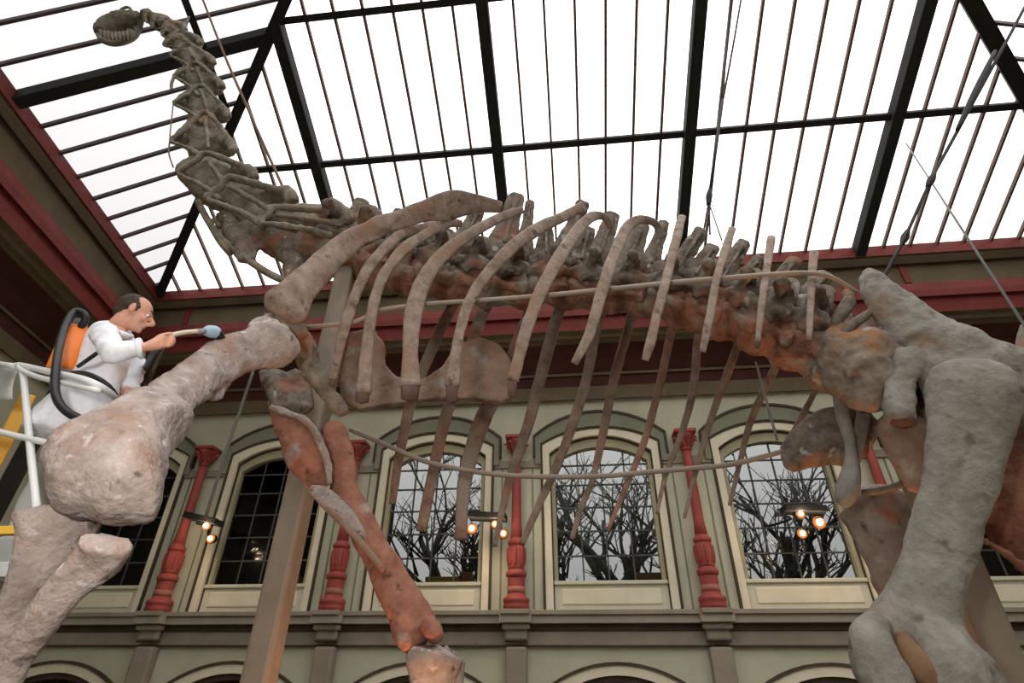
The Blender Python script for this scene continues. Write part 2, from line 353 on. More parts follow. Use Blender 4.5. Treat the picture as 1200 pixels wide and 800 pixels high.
# back wall with arched openings
GH, GS, GA = 0.90, 3.66, 3.95       # glass half width, springing, apex  (drawing units)
CHW, CS, CA = 1.09, 3.99, 4.29      # cream surround outer
HH, HS, HA = 1.235, 4.14, 4.62      # hood mould outer
LH, LS_, LA = 1.2, -0.05, 0.345     # lower arch outer
def arc(hw, s, a, n=14):
    """points of a segmental arch from -hw to hw (drawing units)"""
    h = a - s; r = (hw * hw + h * h) / (2 * h); c = a - r; t0 = math.asin(min(1, hw / r))
    return [(r * math.sin(-t0 + 2 * t0 * k / n), c + r * math.cos(-t0 + 2 * t0 * k / n)) for k in range(n + 1)]
BAYS = [(COLX[i] + COLX[i + 1]) / 2 for i in range(len(COLX) - 1)]
wl, wr = PL[1].x, PL[2].x
def wall_with_openings():
    mb = MB(); y0, y1 = D, D + 0.5
    def panel(x0, x1, z0, z1):
        mb.box(x0, x1, y0, y1, z0, z1)
    edges = [wl - .5] + [v for b_ in BAYS for v in (b_ - CHW * K, b_ + CHW * K)] + [wr + .5]
    for i in range(0, len(edges), 2): panel(edges[i], edges[i + 1], 0, ZE)
    for b_ in BAYS:
        x0, x1 = b_ - CHW * K, b_ + CHW * K
        panel(x0, x1, zz(LA) , zz(1.09))                       # wall between storeys
        ar = arc(CHW, CS, CA)
        for (ax, az), (bx, bz) in zip(ar, ar[1:]):
            p = [(b_ + ax * K, y0, zz(az)), (b_ + bx * K, y0, zz(bz)), (b_ + bx * K, y0, ZE), (b_ + ax * K, y0, ZE)]
            q = [(a, y1, c) for a, _, c in p]
            mb.add(p + q, [(0, 1, 2, 3), (7, 6, 5, 4), (0, 4, 5, 1)])
        ar = arc(CHW, LS_ + .07, LA)
        for (ax, az), (bx, bz) in zip(ar, ar[1:]):
            p = [(b_ + ax * K, y0, zz(az)), (b_ + bx * K, y0, zz(bz)), (b_ + bx * K, y0, zz(LA)), (b_ + ax * K, y0, zz(LA))]
            q = [(a, y1, c) for a, _, c in p]
            mb.add(p + q, [(0, 1, 2, 3), (7, 6, 5, 4), (0, 4, 5, 1)])
    return mb
struct('wall_back', wall_with_openings(), 'wall')

def arch_band(b_, outer, inner, zb, y0, y1, n=14):
    """frame band between two arched outlines down to zb; outer/inner = (hw, spring, apex)"""
    def line(hw, s, a): 
        ar = arc(hw, s, a, n); return [(-hw, zb)] + ar + [(hw, zb)]
    oo, ii = line(*outer), line(*inner); mb = MB(); m = len(oo)
    v = []
    for pts, y in ((oo, y0), (ii, y0), (oo, y1), (ii, y1)): v += [(b_ + x * K, y, zz(z)) for x, z in pts]
    f = []
    for i in range(m - 1):
        f += [(i, i + 1, m + i + 1, m + i), (2 * m + i, 3 * m + i, 3 * m + i + 1, 2 * m + i + 1), (i, 2 * m + i, 2 * m + i + 1, i + 1), (m + i, m + i + 1, 3 * m + i + 1, 3 * m + i)]
    f += [(0, m, 3 * m, 2 * m), (m - 1, 3 * m - 1, 4 * m - 1, 2 * m - 1)]
    return mb.add(v, f)
def inside_arch(x, hw, s, a):
    h = a - s; r = (hw * hw + h * h) / (2 * h); c = a - r; return c + math.sqrt(max(0, r * r - x * x))

wnum = 0
for b_ in BAYS:
    wnum += 1
    W_ = thing('window_%d' % wnum, (b_, D, zz(1.09)), kind='structure')
    obj('hood_mould', arch_band(b_, (HH, HS, HA), (CHW + .035, CS + .01, CA + .035), CS - .4, D - .10, D), 'wallband', W_, False, .015)
    obj('hood_edge', arch_band(b_, (HH + .03, HS + .02, HA + .035), (HH - .01, HS, HA - .012), CS - .25, D - .14, D), 'darkline', W_, False)
    obj('hood_line', arch_band(b_, (CHW + .04, CS + .01, CA + .04), (CHW, CS, CA), 1.1, D - .07, D + .1), 'darkline', W_, False)
    obj('surround', arch_band(b_, (CHW, CS, CA), (CHW - .13, CS - .17, CA - .14), 1.1, D - .04, D + .3), 'cream', W_, False, .01)
    obj('inner_line', arch_band(b_, (CHW - .13, CS - .17, CA - .14), (CHW - .15, CS - .20, CA - .165), 1.1, D + .05, D + .3), 'darkline', W_, False)
    obj('inner_frame', arch_band(b_, (CHW - .15, CS - .20, CA - .165), (GH - .03, GS, GA), 1.1, D + .10, D + .34), 'oliveframe', W_, False, .01)
    gx = (GH - .03) * K
    obj('sill', MB().box(b_ - (CHW - .14) * K, b_ + (CHW - .14) * K, D + .02, D + .4, zz(1.50), zz(1.56)), 'panel', W_, False, .015)
    ap = obj('apron', MB().box(b_ - (CHW - .14) * K, b_ + (CHW - .14) * K, D + .085, D + .4, zz(1.085), zz(1.50)), 'panel', W_, False)
    obj('apron_panel', MB().box(b_ - gx + .06, b_ + gx - .06, D + .06, D + .12, zz(1.19), zz(1.44)), 'cream', ap, False, .03)
    nx, rows = 4, [1.56, 1.98, 2.40, 2.82, 3.24, 3.62, 4.0]
    xs = [b_ - gx + 2 * gx * i / nx for i in range(nx + 1)]
    for x in xs[1:-1]:
        obj('muntin', MB().box(x - .018, x + .018, D + .22, D + .27, zz(1.56), zz(inside_arch((x - b_) / K, GH - .03, GS, GA))), 'lead', W_, False)
    for z in rows[1:-1]:
        obj('muntin', MB().box(b_ - gx, b_ + gx, D + .22, D + .27, zz(z) - .018, zz(z) + .018), 'lead', W_, False)
    for i in range(nx):
        for j in range(len(rows) - 1):
            z0 = zz(rows[j]); tops = [min(zz(rows[j + 1]), zz(inside_arch((x - b_) / K, GH - .03, GS, GA)) + .01) for x in (xs[i], xs[i + 1])]
            if max(tops) - z0 < .05: continue
            tops = [max(t, z0 + .005) for t in tops]
            jx = random.uniform(-.006, .006)
            obj('pane', MB().add([(xs[i], D + .24 + jx, z0), (xs[i + 1], D + .24 - jx, z0), (xs[i + 1], D + .245 - jx, tops[1]), (xs[i], D + .245 + jx, tops[0])], [(0, 1, 2, 3)]), 'winglass', W_, False)

# ledge between the storeys, with breaks forward under each column
def xband(name, z0, z1, out, material, breaks=None, extra=0.0, bw=0.33):
    mb = MB(); mb.box(wl, wr, D - out, D + .05, z0, z1)
    if breaks:
        for c in COLX[1:]: mb.box(c - bw, c + bw, D - out - extra, D, z0 - .001, z1 + .001)
    return struct(name, mb, material, bevel=.012)
xband('trim_1', zz(1.02), zz(1.09), .34, 'ledge', True, .22)
xband('trim_2', zz(.90), zz(1.02), .27, 'ledge2', True, .22, .36)
xband('trim_shadow_strip', zz(.80), zz(.90), .12, 'darkline')  # shadow under the ledge, put in as a dark-coloured strip
xband('trim_4', zz(.60), zz(.80), .08, 'ledge')
xband('trim_5', zz(.575), zz(.60), .10, 'darkline')
# impost band between the windows
mb = MB()
for i, c in enumerate(COLX[1:]):
    mb.box(c - (3.145 / 2 - CHW - .05) * K, c + (3.145 / 2 - CHW - .05) * K, D - .06, D, zz(3.54), zz(3.68))
struct('trim_6', mb, 'ledge', bevel=.01)
# pale pilaster fields with brown edges beside each column
mb = MB()
for c in COLX[1:]:
    for s_ in (-1, 1):
        x = c + s_ * .40; mb.box(x - .018, x + .018, D - .02, D, zz(1.09), zz(3.54))
struct('trim_7', mb, 'wallband')

colpos = ['beside the dark window at far left', 'carrying the two-bulb lamp beside the leftmost post', 'behind the pink far humerus', 'at the centre right of the three-bulb lamp', 'between the third and the fourth arched window', 'behind the far thigh bone', 'beyond the near thigh bone']
for i, c in enumerate(COLX):
    if i == 0: continue
    yc = D - .22
    T = thing('column', (c, yc, zz(1.09)), 'slender red iron column ' + colpos[i], 'column', 'red columns between the arched windows')
    p = lambda r, z: (r, zz(z))
    obj('base', MB().lathe(c, yc, [p(.30, 1.085), p(.30, 1.15), p(.285, 1.20), p(.31, 1.22), p(.30, 1.27), p(.23, 1.29), p(.205, 1.34)]), 'red', T)
    obj('drum', MB().lathe(c, yc, [p(.205, 1.33), p(.20, 1.36), p(.20, 1.55), p(.20, 1.60)]), 'red', T)
    obj('painted_band', MB().lathe(c, yc, [p(.208, 1.34), p(.208, 1.44)]), 'redpale', T)
    obj('ring', MB().lathe(c, yc, [p(.20, 1.58), p(.245, 1.61), p(.25, 1.66), p(.21, 1.69), p(.19, 1.71)]), 'red', T)
    va = obj('vase', MB().lathe(c, yc, [p(.19, 1.70), p(.19, 1.76), p(.20, 1.85), p(.215, 1.95), p(.205, 2.05), p(.18, 2.10)]), 'red', T)
    for k in range(8):
        a = k * math.pi / 4; x, y = c + .195 * math.cos(a), yc + .195 * math.sin(a)
        obj('leaf', MB().tube([(x, y, zz(1.78)), (c + .21 * math.cos(a), yc + .21 * math.sin(a), zz(1.92)), (c + .21 * math.cos(a), yc + .21 * math.sin(a), zz(2.06))], [.02, .03, .025], 6), 'red', va)
    obj('neck_ring', MB().lathe(c, yc, [p(.17, 2.09), p(.21, 2.12), p(.215, 2.16), p(.17, 2.19), p(.14, 2.24)]), 'red', T)
    obj('shaft', MB().lathe(c, yc, [p(.15, 2.22), p(.125, 2.45), p(.115, 3.2), p(.105, 3.74)]), 'red', T)
    cp = obj('capital', MB().lathe(c, yc, [p(.105, 3.72), p(.14, 3.74), p(.12, 3.77), p(.14, 3.85), p(.20, 3.96), p(.27, 4.02), p(.25, 4.03)]), 'red', T)
    for k in range(8):
        a = k * math.pi / 4 + .2
        obj('leaf', MB().tube([(c + .13 * math.cos(a), yc + .13 * math.sin(a), zz(3.80)), (c + .19 * math.cos(a), yc + .19 * math.sin(a), zz(3.90)), (c + .29 * math.cos(a), yc + .29 * math.sin(a), zz(3.97)), (c + .31 * math.cos(a), yc + .31 * math.sin(a), zz(3.93))], [.03, .04, .035, .02], 6, 2), 'red', cp)
    obj('abacus', MB().box(c - .28, c + .28, yc - .28, D, zz(4.03), zz(4.10)), 'red', cp, False, .02)
    # squat pilaster under the ledge
    PLT = thing('pilaster', (c, D - .12, 0), 'olive pilaster under the red column ' + colpos[i], 'pilaster', 'pilasters under the ledge')
    obj('shaft', MB().box(c - .24, c + .24, D - .28, D - .002, 0, zz(.575)), 'ledge', PLT, False, .06)
    obj('neck_line', MB().box(c - .255, c + .255, D - .295, D - .105, zz(.64), zz(.665)), 'darkline', PLT, False, .03)
    obj('collar', MB().box(c - .25, c + .25, D - .29, D - .125, zz(.66), zz(.83)), 'ledge', PLT, False, .05)
    obj('collar_cap', MB().box(c - .32, c + .32, D - .40, D - .125, zz(.80), zz(.90)), 'ledge', PLT, False, .07)
# lower arches
for i, b_ in enumerate(BAYS):
    Dr = thing('door_%d' % (i + 1), (b_, D, 0), kind='structure')
    obj('arch_line', arch_band(b_, (LH + .03, LS_, LA + .03), (LH - .02, LS_ - .02, LA - .015), -1.25, D - .08, D + .3), 'darkline', Dr, False)
    obj('arch_rim', arch_band(b_, (LH - .02, LS_ - .02, LA - .015), (LH - .17, LS_ - .10, LA - .15), -1.25, D - .05, D + .3), 'cream', Dr, False)
    obj('arch_inner', arch_band(b_, (LH - .17, LS_ - .10, LA - .15), (LH - .27, LS_ - .16, LA - .24), -1.25, D + .03, D + .3), 'darkline', Dr, False)
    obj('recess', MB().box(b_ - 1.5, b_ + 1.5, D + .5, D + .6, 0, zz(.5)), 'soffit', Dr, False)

# closed dark box added behind the two left windows to keep their panes dark
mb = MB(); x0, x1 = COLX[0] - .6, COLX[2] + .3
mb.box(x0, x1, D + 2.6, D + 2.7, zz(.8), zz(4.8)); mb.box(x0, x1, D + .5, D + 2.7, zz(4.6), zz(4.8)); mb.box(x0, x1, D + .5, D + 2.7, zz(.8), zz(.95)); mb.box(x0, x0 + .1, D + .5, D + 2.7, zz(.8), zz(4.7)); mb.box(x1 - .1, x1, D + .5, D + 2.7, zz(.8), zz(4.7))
struct('wall_darkbox', mb, 'dark')
mb = MB(); x0, x1 = COLX[5] + .45, COLX[6] + .6  # second dark box, added to darken the last window
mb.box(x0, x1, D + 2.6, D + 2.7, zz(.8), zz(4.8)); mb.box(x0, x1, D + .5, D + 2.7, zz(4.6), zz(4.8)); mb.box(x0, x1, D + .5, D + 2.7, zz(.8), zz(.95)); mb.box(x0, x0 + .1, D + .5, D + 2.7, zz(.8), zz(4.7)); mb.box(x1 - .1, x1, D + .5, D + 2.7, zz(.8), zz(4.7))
struct('wall_darkbox_right', mb, 'dark')

# cornice: bands swept round the room between profile points (photo row at the middle, outward offset)
def band(name, prof, material, th=.06):
    mb = MB(); pr = [(e, ZAT(y, DE + e)) for y, e in prof]
    loops = [[Vector((p.x, p.y, z)) for p in ring_plan(e)] for e, z in pr]
    for l1, l2 in zip(loops, loops[1:]):
        for k in range(3): mb.quad(l1[k], l1[k + 1], l2[k + 1], l2[k])
    o_ = struct(name, mb, material); 
    return o_
band('trim_10', [(309, -.06), (311, -.06), (320, -.06), (321, .0)], 'redcor')
band('trim_11', [(321, .0), (324, .02), (330, .12), (331, .14)], 'olive')
band('trim_12', [(331, .14), (332, .26)], 'darkline')
band('trim_13', [(332, .26), (353, .26)], 'olive')
band('trim_14', [(353, .26), (353.5, .18), (361, .16), (368, .18), (368.6, .3)], 'redcor')
band('trim_15', [(368.6, .3), (376, .3), (386, .34)], 'redcor')
band('trim_16', [(386, .34), (390, .5), (395, .55), (398, .72), (402, .8)], 'olive')
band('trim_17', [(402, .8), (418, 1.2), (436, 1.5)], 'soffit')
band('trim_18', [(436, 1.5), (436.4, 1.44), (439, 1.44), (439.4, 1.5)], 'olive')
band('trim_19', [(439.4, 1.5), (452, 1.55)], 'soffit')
band('trim_20', [(452, 1.55), (453, 1.52), (467, 1.55), (468, 1.7)], 'olive')
# red upright dividers in the frieze
mb = MB()
for X in (-11.38, -6.2, -1.0, 4.15, 9.29):
    y = DE + .26; mb.beam((X, y - .02, ZAT(332, y)), (X, y - .02, ZAT(353, y)), .16, .05, (0, 1, 0))
struct('trim_21', mb, 'redcor', bevel=.01)

# ------------------------------------------------------------------ glass roof
CE = thing('ceiling', (0, 0, ZE), kind='structure')
def zb(y): return ZE + SL * (DE - y)                 # back slope height
NB = Vector((0, SL, 1)).normalized()
def bp(x, y, dz=0): return Vector((x, y, zb(y) + dz))
TA = A0.y / 1.0
HL = (Vector((-6.43, 6.28, 0)) - Vector((XL, DE, 0)))
APL = Vector((XL + (DE) * 5.97 / 6.02, 0, zb(0))); APR = Vector((XR - DE, 0, zb(0)))
LNRM = (B0 - A0).cross(APL - A0); LNRM = LNRM if LNRM.z > 0 else -LNRM; LNRM.normalize()
def lplane_z(x, y): return A0.z - (LNRM.x * (x - A0.x) + LNRM.y * (y - A0.y)) / LNRM.z
def lp(x, y): return Vector((x, y, lplane_z(x, y)))
PUR = [9.07, 6.07, 3.05]
def hip_x(y): return XL + (DE - y) * (APL.x - XL) / DE
def hip_xr(y): return XR - (DE - y)
for X in (-6.21, -1.41, 3.38, 8.2):
    yt = 0.0 if APL.x < X < APR.x else (DE - (X - XL) * DE / (APL.x - XL) if X < APL.x else DE - (XR - X))
    yt = max(yt, 0)
    obj('rafter', MB().beam(bp(X, DE + .05, -.16), bp(X, yt, -.16), .27, .34, NB), 'iron', CE, False, .02)
for i, y in enumerate(PUR):
    obj('purlin', MB().beam(bp(hip_x(y), y, -.10), bp(hip_xr(y), y, -.10), .15, .18, NB), 'iron', CE, False)
obj('hip_rafter', MB().beam(A0 + Vector((0, 0, -.14)), APL + Vector((0, 0, -.14)), .24, .3), 'iron', CE, False)
obj('hip_rafter', MB().beam(Vector((XR, DE, ZE - .14)), APR + Vector((0, 0, -.14)), .30, .3), 'iron', CE, False)
obj('ridge_beam', MB().beam(APL, APR, .3, .4), 'iron', CE, False)
BW = 4.8 / 7
bars = [-6.21 + BW * k for k in range(-9, 31)]
bars = [x for x in bars if XL + .1 < x < XR - .1]
for x in bars:
    if min(abs(x - q) for q in (-6.21, -1.41, 3.38, 8.2)) < .1: continue
    yt = max(2.0, DE - (x - XL) * DE / (APL.x - XL) if x < APL.x else 0, DE - (XR - x) if x > APR.x else 0)
    obj('glazing_bar', MB().beam(bp(x, DE, -.05), bp(x, yt, -.05), .058, .10, NB), 'bar', CE, False)
def clip(poly, a, b_, c):       # keep a*x+b*y<=c
    out = []
    for i in range(len(poly)):
        p, q = poly[i], poly[(i + 1) % len(poly)]; dp, dq = a * p[0] + b_ * p[1] - c, a * q[0] + b_ * q[1] - c
        if dp <= 0: out.append(p)
        if dp * dq < 0: t = dp / (dp - dq); out.append((p[0] + (q[0] - p[0]) * t, p[1] + (q[1] - p[1]) * t))
    return out
kx = (APL.x - XL) / DE
xs = [XL] + bars + [XR]
for x0, x1 in zip(xs, xs[1:]):
    for y1, y0 in ((DE, PUR[0]), (PUR[0], PUR[1]), (PUR[1], PUR[2])):
        po = clip([(x0, y0), (x1, y0), (x1, y1), (x0, y1)], -1, -kx, -(XL + kx * DE)); 
        if po: po = clip(po, 1, -1, XR - DE)
        if not po or len(po) < 3: continue
        obj('pane', MB().add([bp(x, y, .01) for x, y in po], [tuple(range(len(po)))]), 'glass', CE, False)
po = clip([(-20, 0), (20, 0), (20, PUR[2]), (-20, PUR[2])], -1, -kx, -(XL + kx * DE)); po = clip(po, 1, -1, XR - DE)
obj('pane', MB().add([bp(x, y, .01) for x, y in po], [tuple(range(len(po)))]), 'glass', CE, False)
# left slope
LIN = Vector((1, .125, 0)).normalized()              # direction of the left glazing bars
def hip_hit(p):                                      # distance inwards from the eave point p to the hip
    # p + LIN*t on line x = XL + kx*(DE-y)
    den = LIN.x + kx * LIN.y; return (XL + kx * (DE - p.y) - p.x) / den
ts = [0.42 + .7 * k for k in range(18)]
prev = A0
for k, t in enumerate(ts):
    p = A0 + LD * t; h = min(hip_hit(p), 11); q = p + LIN * h
    thick = abs(t - 6.72) < .3
    a, c = lp(p.x, p.y), lp(q.x, q.y)
    dz = Vector((0, 0, -.05 if not thick else -.12))
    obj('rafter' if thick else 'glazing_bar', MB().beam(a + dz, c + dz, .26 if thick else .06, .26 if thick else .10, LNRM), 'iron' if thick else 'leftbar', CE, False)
d1 = 3.3
pa = A0 + LIN * d1
t_h = None
for k in range(400):
    q = pa + LD * (k * .02)
    if q.x <= XL + kx * (DE - q.y): t_h = k * .02; break
qa = pa + LD * t_h; qb = pa + LD * 13
obj('purlin', MB().beam(lp(qa.x, qa.y) + Vector((0, 0, -.1)), lp(qb.x, qb.y) + Vector((0, 0, -.1)), .14, .18, LNRM), 'iron', CE, False)
tt = [0] + ts
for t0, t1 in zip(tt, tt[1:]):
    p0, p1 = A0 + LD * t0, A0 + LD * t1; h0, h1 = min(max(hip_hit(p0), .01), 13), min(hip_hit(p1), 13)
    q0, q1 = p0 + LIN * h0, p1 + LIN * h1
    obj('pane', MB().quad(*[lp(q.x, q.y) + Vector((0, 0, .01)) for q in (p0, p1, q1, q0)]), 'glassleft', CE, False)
pz = A0 + LD * ts[-1]; qz = pz + LIN * min(hip_hit(pz), 13)
# remaining roof towards and behind the viewer
obj('pane', MB().quad(lp(pz.x, pz.y), B0, APL, lp(qz.x, qz.y)), 'glass', CE, False)
obj('pane', MB().quad(B0, Vector((XR, -12.3, ZE)), APR, APL), 'glass', CE, False)
RT = [Vector((XR, DE, ZE)), APR, Vector((XR, -12.3, ZE))]
obj('pane', MB().quad(*RT), 'glass', CE, False)
rn = (RT[1] - RT[0]).cross(RT[2] - RT[0]); rn = rn if rn.z > 0 else -rn
for k in range(1, 16):
    y = DE - .7 * k; h = DE - y
    obj('glazing_bar', MB().beam(Vector((XR, y, ZE - .05)), Vector((XR - h, y, ZE + SL * h - .05)), .06, .10, rn), 'leftbar', CE, False)
obj('purlin', MB().beam(Vector((XR - 3.23, DE - 3.23, ZE + 3.23 * SL - .1)), Vector((XR - 3.23, -4, ZE + 3.23 * SL - .1)), .14, .18, rn), 'iron', CE, False)

# ================================================================== THE SKELETON
SK = thing('dinosaur_skeleton', (0, 4.2, 0.12), 'huge mounted long-necked dinosaur skeleton filling the hall, head at upper left', 'skeleton')
def part(name, mb, material, parent=SK, **k): return obj(name, mb, material, parent, **k)

# --- skull -------------------------------------------------------
YS = 4.5
mb = MB()
bone_into(mb, [(116, 36, YS - .1, 10, 1.2), (122, 33, YS - .05, 20, 1.2), (134, 29, YS, 24, 1.2), (148, 25, YS, 24, 1.2), (158, 23, YS, 20, 1.2), (165, 20, YS, 14, 1.2)], n=14)
mb = remesh(mb, .02, 2, .03, 5)
sk = part('skull', mb, 'bone_skull')
obj('nasal_arch', MB().tube([P(136, 20, YS), P(143, 11, YS), P(150, 8.5, YS), P(154, 13, YS), P(153, 20, YS)], [.035, .03, .025, .03, .04], 8), 'bone_skull', sk)
jaw = [(164, 30, YS + .1), (158, 42, YS), (146, 49, YS - .05), (132, 51, YS - .1), (120, 47, YS - .15), (114, 40, YS - .1)]
part('lower_jaw', MB().tube([P(*q) for q in jaw], [.05, .055, .05, .05, .05, .03], 8), 'bone_skull')
part('lower_jaw', MB().tube([P(x - 1, y - 5, Y + .45) for x, y, Y in jaw], [.05, .055, .05, .05, .05, .03], 8), 'bone_skull')
for k in range(9):
    t = k / 8; x = 118 + 36 * t; y0 = 38 + 3 * math.sin(t * 3); 
    obj('tooth', MB().tube([P(x, y0 - 2, YS - .12), P(x + .5, y0 + 8 - 3 * abs(t - .5), YS - .14)], [.035, .012], 6), 'bone_neck', sk)
for (a, b_) in (((150, 32), (152, 42)), ((158, 28), (160, 38)), ((163, 22), (165, 34))):
    obj('cheek_strut', MB().tube([P(a[0], a[1], YS + .05), P(b_[0], b_[1], YS + .05)], .04, 6), 'bone_skull', sk)

# --- neck vertebrae: (front, back, body width, ventral tip, dorsal knob, Y)
CV = [((166, 18), (181, 22), 10, (173, 27), (178, 15), 4.48), ((178, 20), (199, 33), 13, (179, 33), (201, 25), 4.47),
      ((194, 29), (212, 46), 18, (190, 42), (217, 32), 4.46), ((207, 40), (222, 60), 20, (191, 53), (235, 48), 4.45),
      ((218, 56), (230, 84), 22, (199, 64), (250, 71), 4.44), ((227, 79), (236, 112), 24, (203, 89), (260, 99), 4.43),
      ((233, 106), (240, 144), 25, (203, 121), (267, 133), 4.42), ((237, 138), (239, 184), 30, (200, 165), (274, 172), 4.40),
      ((238, 188), (262, 234), 36, (207, 203), (297, 203), 4.38), ((264, 218), (314, 264), 42, (241, 233), (343, 230), 4.36),
      ((318, 252), (394, 276), 40, (304, 260), (408, 252), 4.34)]
for i, (an, po, wd, L_, K_, Y) in enumerate(CV):
    wd *= 1.2; mb = MB(); ax, ay = an; px, py = po; mx, my = (ax + px) / 2, (ay + py) / 2
    bone_into(mb, [(ax, ay, Y, wd * .75), (ax * .8 + px * .2, ay * .8 + py * .2, Y, wd * .9), (mx, my, Y, wd * .62), (ax * .2 + px * .8, ay * .2 + py * .8, Y, wd * .95), (px, py, Y, wd * .9)], n=10, m=3)
    lx, ly = L_; kx_, ky = K_; q = wd
    big = i >= 8
    # ventral process and dorsal arch with swollen knob, on both sides of the neck
    for sg, dy in ((-1, -.26), (1, .24)):
        yy = Y + dy * (.7 + .06 * i) * (1.0 if big else .8)
        bone_into(mb, [(ax * .5 + mx * .5, ay * .5 + my * .5, Y, q * .5, .6), ((ax + lx) / 2, (ay + ly) / 2 + 1, (Y + yy) / 2, q * .36, .6), (lx, ly, yy, q * .17, .6)], n=8, m=3)
        bone_into(mb, [(mx, my, Y, q * .5, .7), ((mx + kx_) / 2, (my + ky) / 2 - q * .05, (Y + yy) / 2, q * .42, .6), (kx_ - q * .12, ky - q * .1, yy, q * .36, .7), (kx_, ky + q * .14, yy, q * .34, .7)], n=8, m=3)
        r = q * .09
        bone_into(mb, [(lx, ly, yy, r * 1.6), ((lx + ax) / 2 + q * .1, (ly + ay) / 2 - q * .12, yy, r * 2), (ax + q * .1, ay - q * .2, yy, r * 2.2), ((ax + kx_) / 2 + q * .12, (ay + ky) / 2 - q * .12, yy, r * 2), (kx_, ky - q * .06, yy, r * 2.2)], n=8, m=3)
        bone_into(mb, [(lx + 1, ly + 1, yy, r * 1.5), ((lx + px) / 2 + q * .06, (ly + py) / 2 - q * .02, yy, r * 1.9), (px - q * .1, py, yy, r * 2.4)], n=8, m=3)
        bone_into(mb, [(ax + q * .1, ay, yy, r * 1.6), (px + q * .15, py - q * .3, yy, r * 1.8)], n=8)
    OUT = {10: ([(304, 258), (316, 246), (334, 243), (372, 243), (408, 246), (411, 268), (396, 284), (380, 288), (345, 280), (318, 270)], (358, 265)),
           9: ([(240, 232), (254, 220), (273, 213), (302, 220), (343, 227), (347, 240), (330, 258), (318, 276), (290, 268), (260, 250)], (292, 243)),
           8: ([(206, 202), (220, 190), (238, 182), (262, 188), (298, 198), (301, 212), (274, 226), (264, 238), (240, 240), (222, 224)], (250, 211))}
    if i in OUT: oc, cc_ = OUT[i]
    else:
        def L2(p, q, t, ox=0, oy=0): return (p[0] + (q[0] - p[0]) * t + ox, p[1] + (q[1] - p[1]) * t + oy)
        e = wd / 30
        oc = [L2(L_, an, .12), L2(L_, an, .6, -1 * e, -3 * e), L2(an, an, 0, -2 * e, -5 * e), L2(an, K_, .45, 4 * e, -4 * e), L2(K_, K_, 0, 0, -5 * e), L2(K_, K_, 0, 1 * e, 7 * e), L2(K_, po, .5, 2 * e, 5 * e), L2(po, po, 0, 3 * e, 3 * e), L2(po, po, 0, -9 * e, 3 * e), L2(po, L_, .5, 2 * e, 3 * e)]
        cc_ = L2(L2(an, po, .5), L2(L_, K_, .5), .3)
    star(mb, [(x, y, Y - .03) for x, y in oc], (*cc_, Y - .06), .34 if i in OUT else .24)
    mb = remesh(mb, .022, 1, .012, 8)
    part('neck_vertebra', mb, 'bone_neck')
# neural spike and hanging cervical ribs
part('neck_spine', MB().tube([P(213, 33, 4.46), P(218, 26, 4.46), P(222, 19, 4.46)], [.06, .035, .008], 6), 'bone_neck')
for pts, r in (([(199, 165), (198, 180), (203, 196)], .010), ([(204, 90), (201, 98), (201, 106)], .022), ([(203, 122), (201, 140), (199, 160)], .008),
               ([(232, 236), (240, 252), (246, 262), (258, 282), (270, 296)], .045), ([(246, 262), (262, 282), (290, 304), (318, 322), (345, 333)], .04), ([(258, 266), (252, 258), (246, 262)], .03)):
    part('neck_rib', MB().tube([P(x, y, 4.2) for x, y in pts], r, 6), 'bone_neck')
mb = MB()
bone_into(mb, [(262, 250, 4.3, 18), (272, 268, 4.28, 24), (284, 290, 4.25, 26), (286, 306, 4.2, 14)], n=10)
bone_into(mb, [(290, 262, 4.3, 26), (318, 282, 4.32, 34), (350, 294, 4.34, 40)], n=10)
bone_into(mb, [(300, 270, 4.3, 14), (302, 286, 4.25, 10), (296, 305, 4.2, 7)], n=8)
bone_into(mb, [(330, 284, 4.3, 34), (345, 300, 4.3, 34), (342, 322, 4.25, 24), (335, 330, 4.2, 10)], n=10)
part('neck_base', remesh(mb, .028, 2, .02, 6), 'bone_dorsal')

# --- back vertebrae ----------------------------------------------
YV = 4.3
CEN = [(376, 292, 56), (420, 305, 62), (463, 318, 58), (508, 326, 56), (552, 333, 54), (597, 338, 52), (642, 338, 50), (688, 344, 52), (733, 347, 50), (778, 352, 52), (822, 366, 60), (866, 377, 62), (908, 394, 66), (948, 408, 72)]
SPN = {0: [((412, 275), (424, 236), 20)], 1: [((450, 285), (470, 248), 18)], 2: [((490, 292), (515, 250), 18)], 3: [((540, 292), (560, 246), 18)], 4: [((590, 290), (605, 230), 22), ((616, 290), (621, 236), 12)], 5: [((640, 300), (640, 266), 18), ((660, 300), (683, 238), 18)],
       6: [((680, 308), (690, 268), 18)], 7: [((700, 310), (718, 252), 20)], 8: [((735, 312), (752, 264), 22), ((762, 314), (778, 260), 15)], 9: [((792, 318), (822, 270), 18)], 10: [((812, 326), (836, 289), 18), ((846, 328), (872, 284), 18)], 11: [((868, 334), (889, 302), 16)], 12: [((905, 344), (932, 304), 18)], 13: [((945, 352), (968, 322), 20)]}
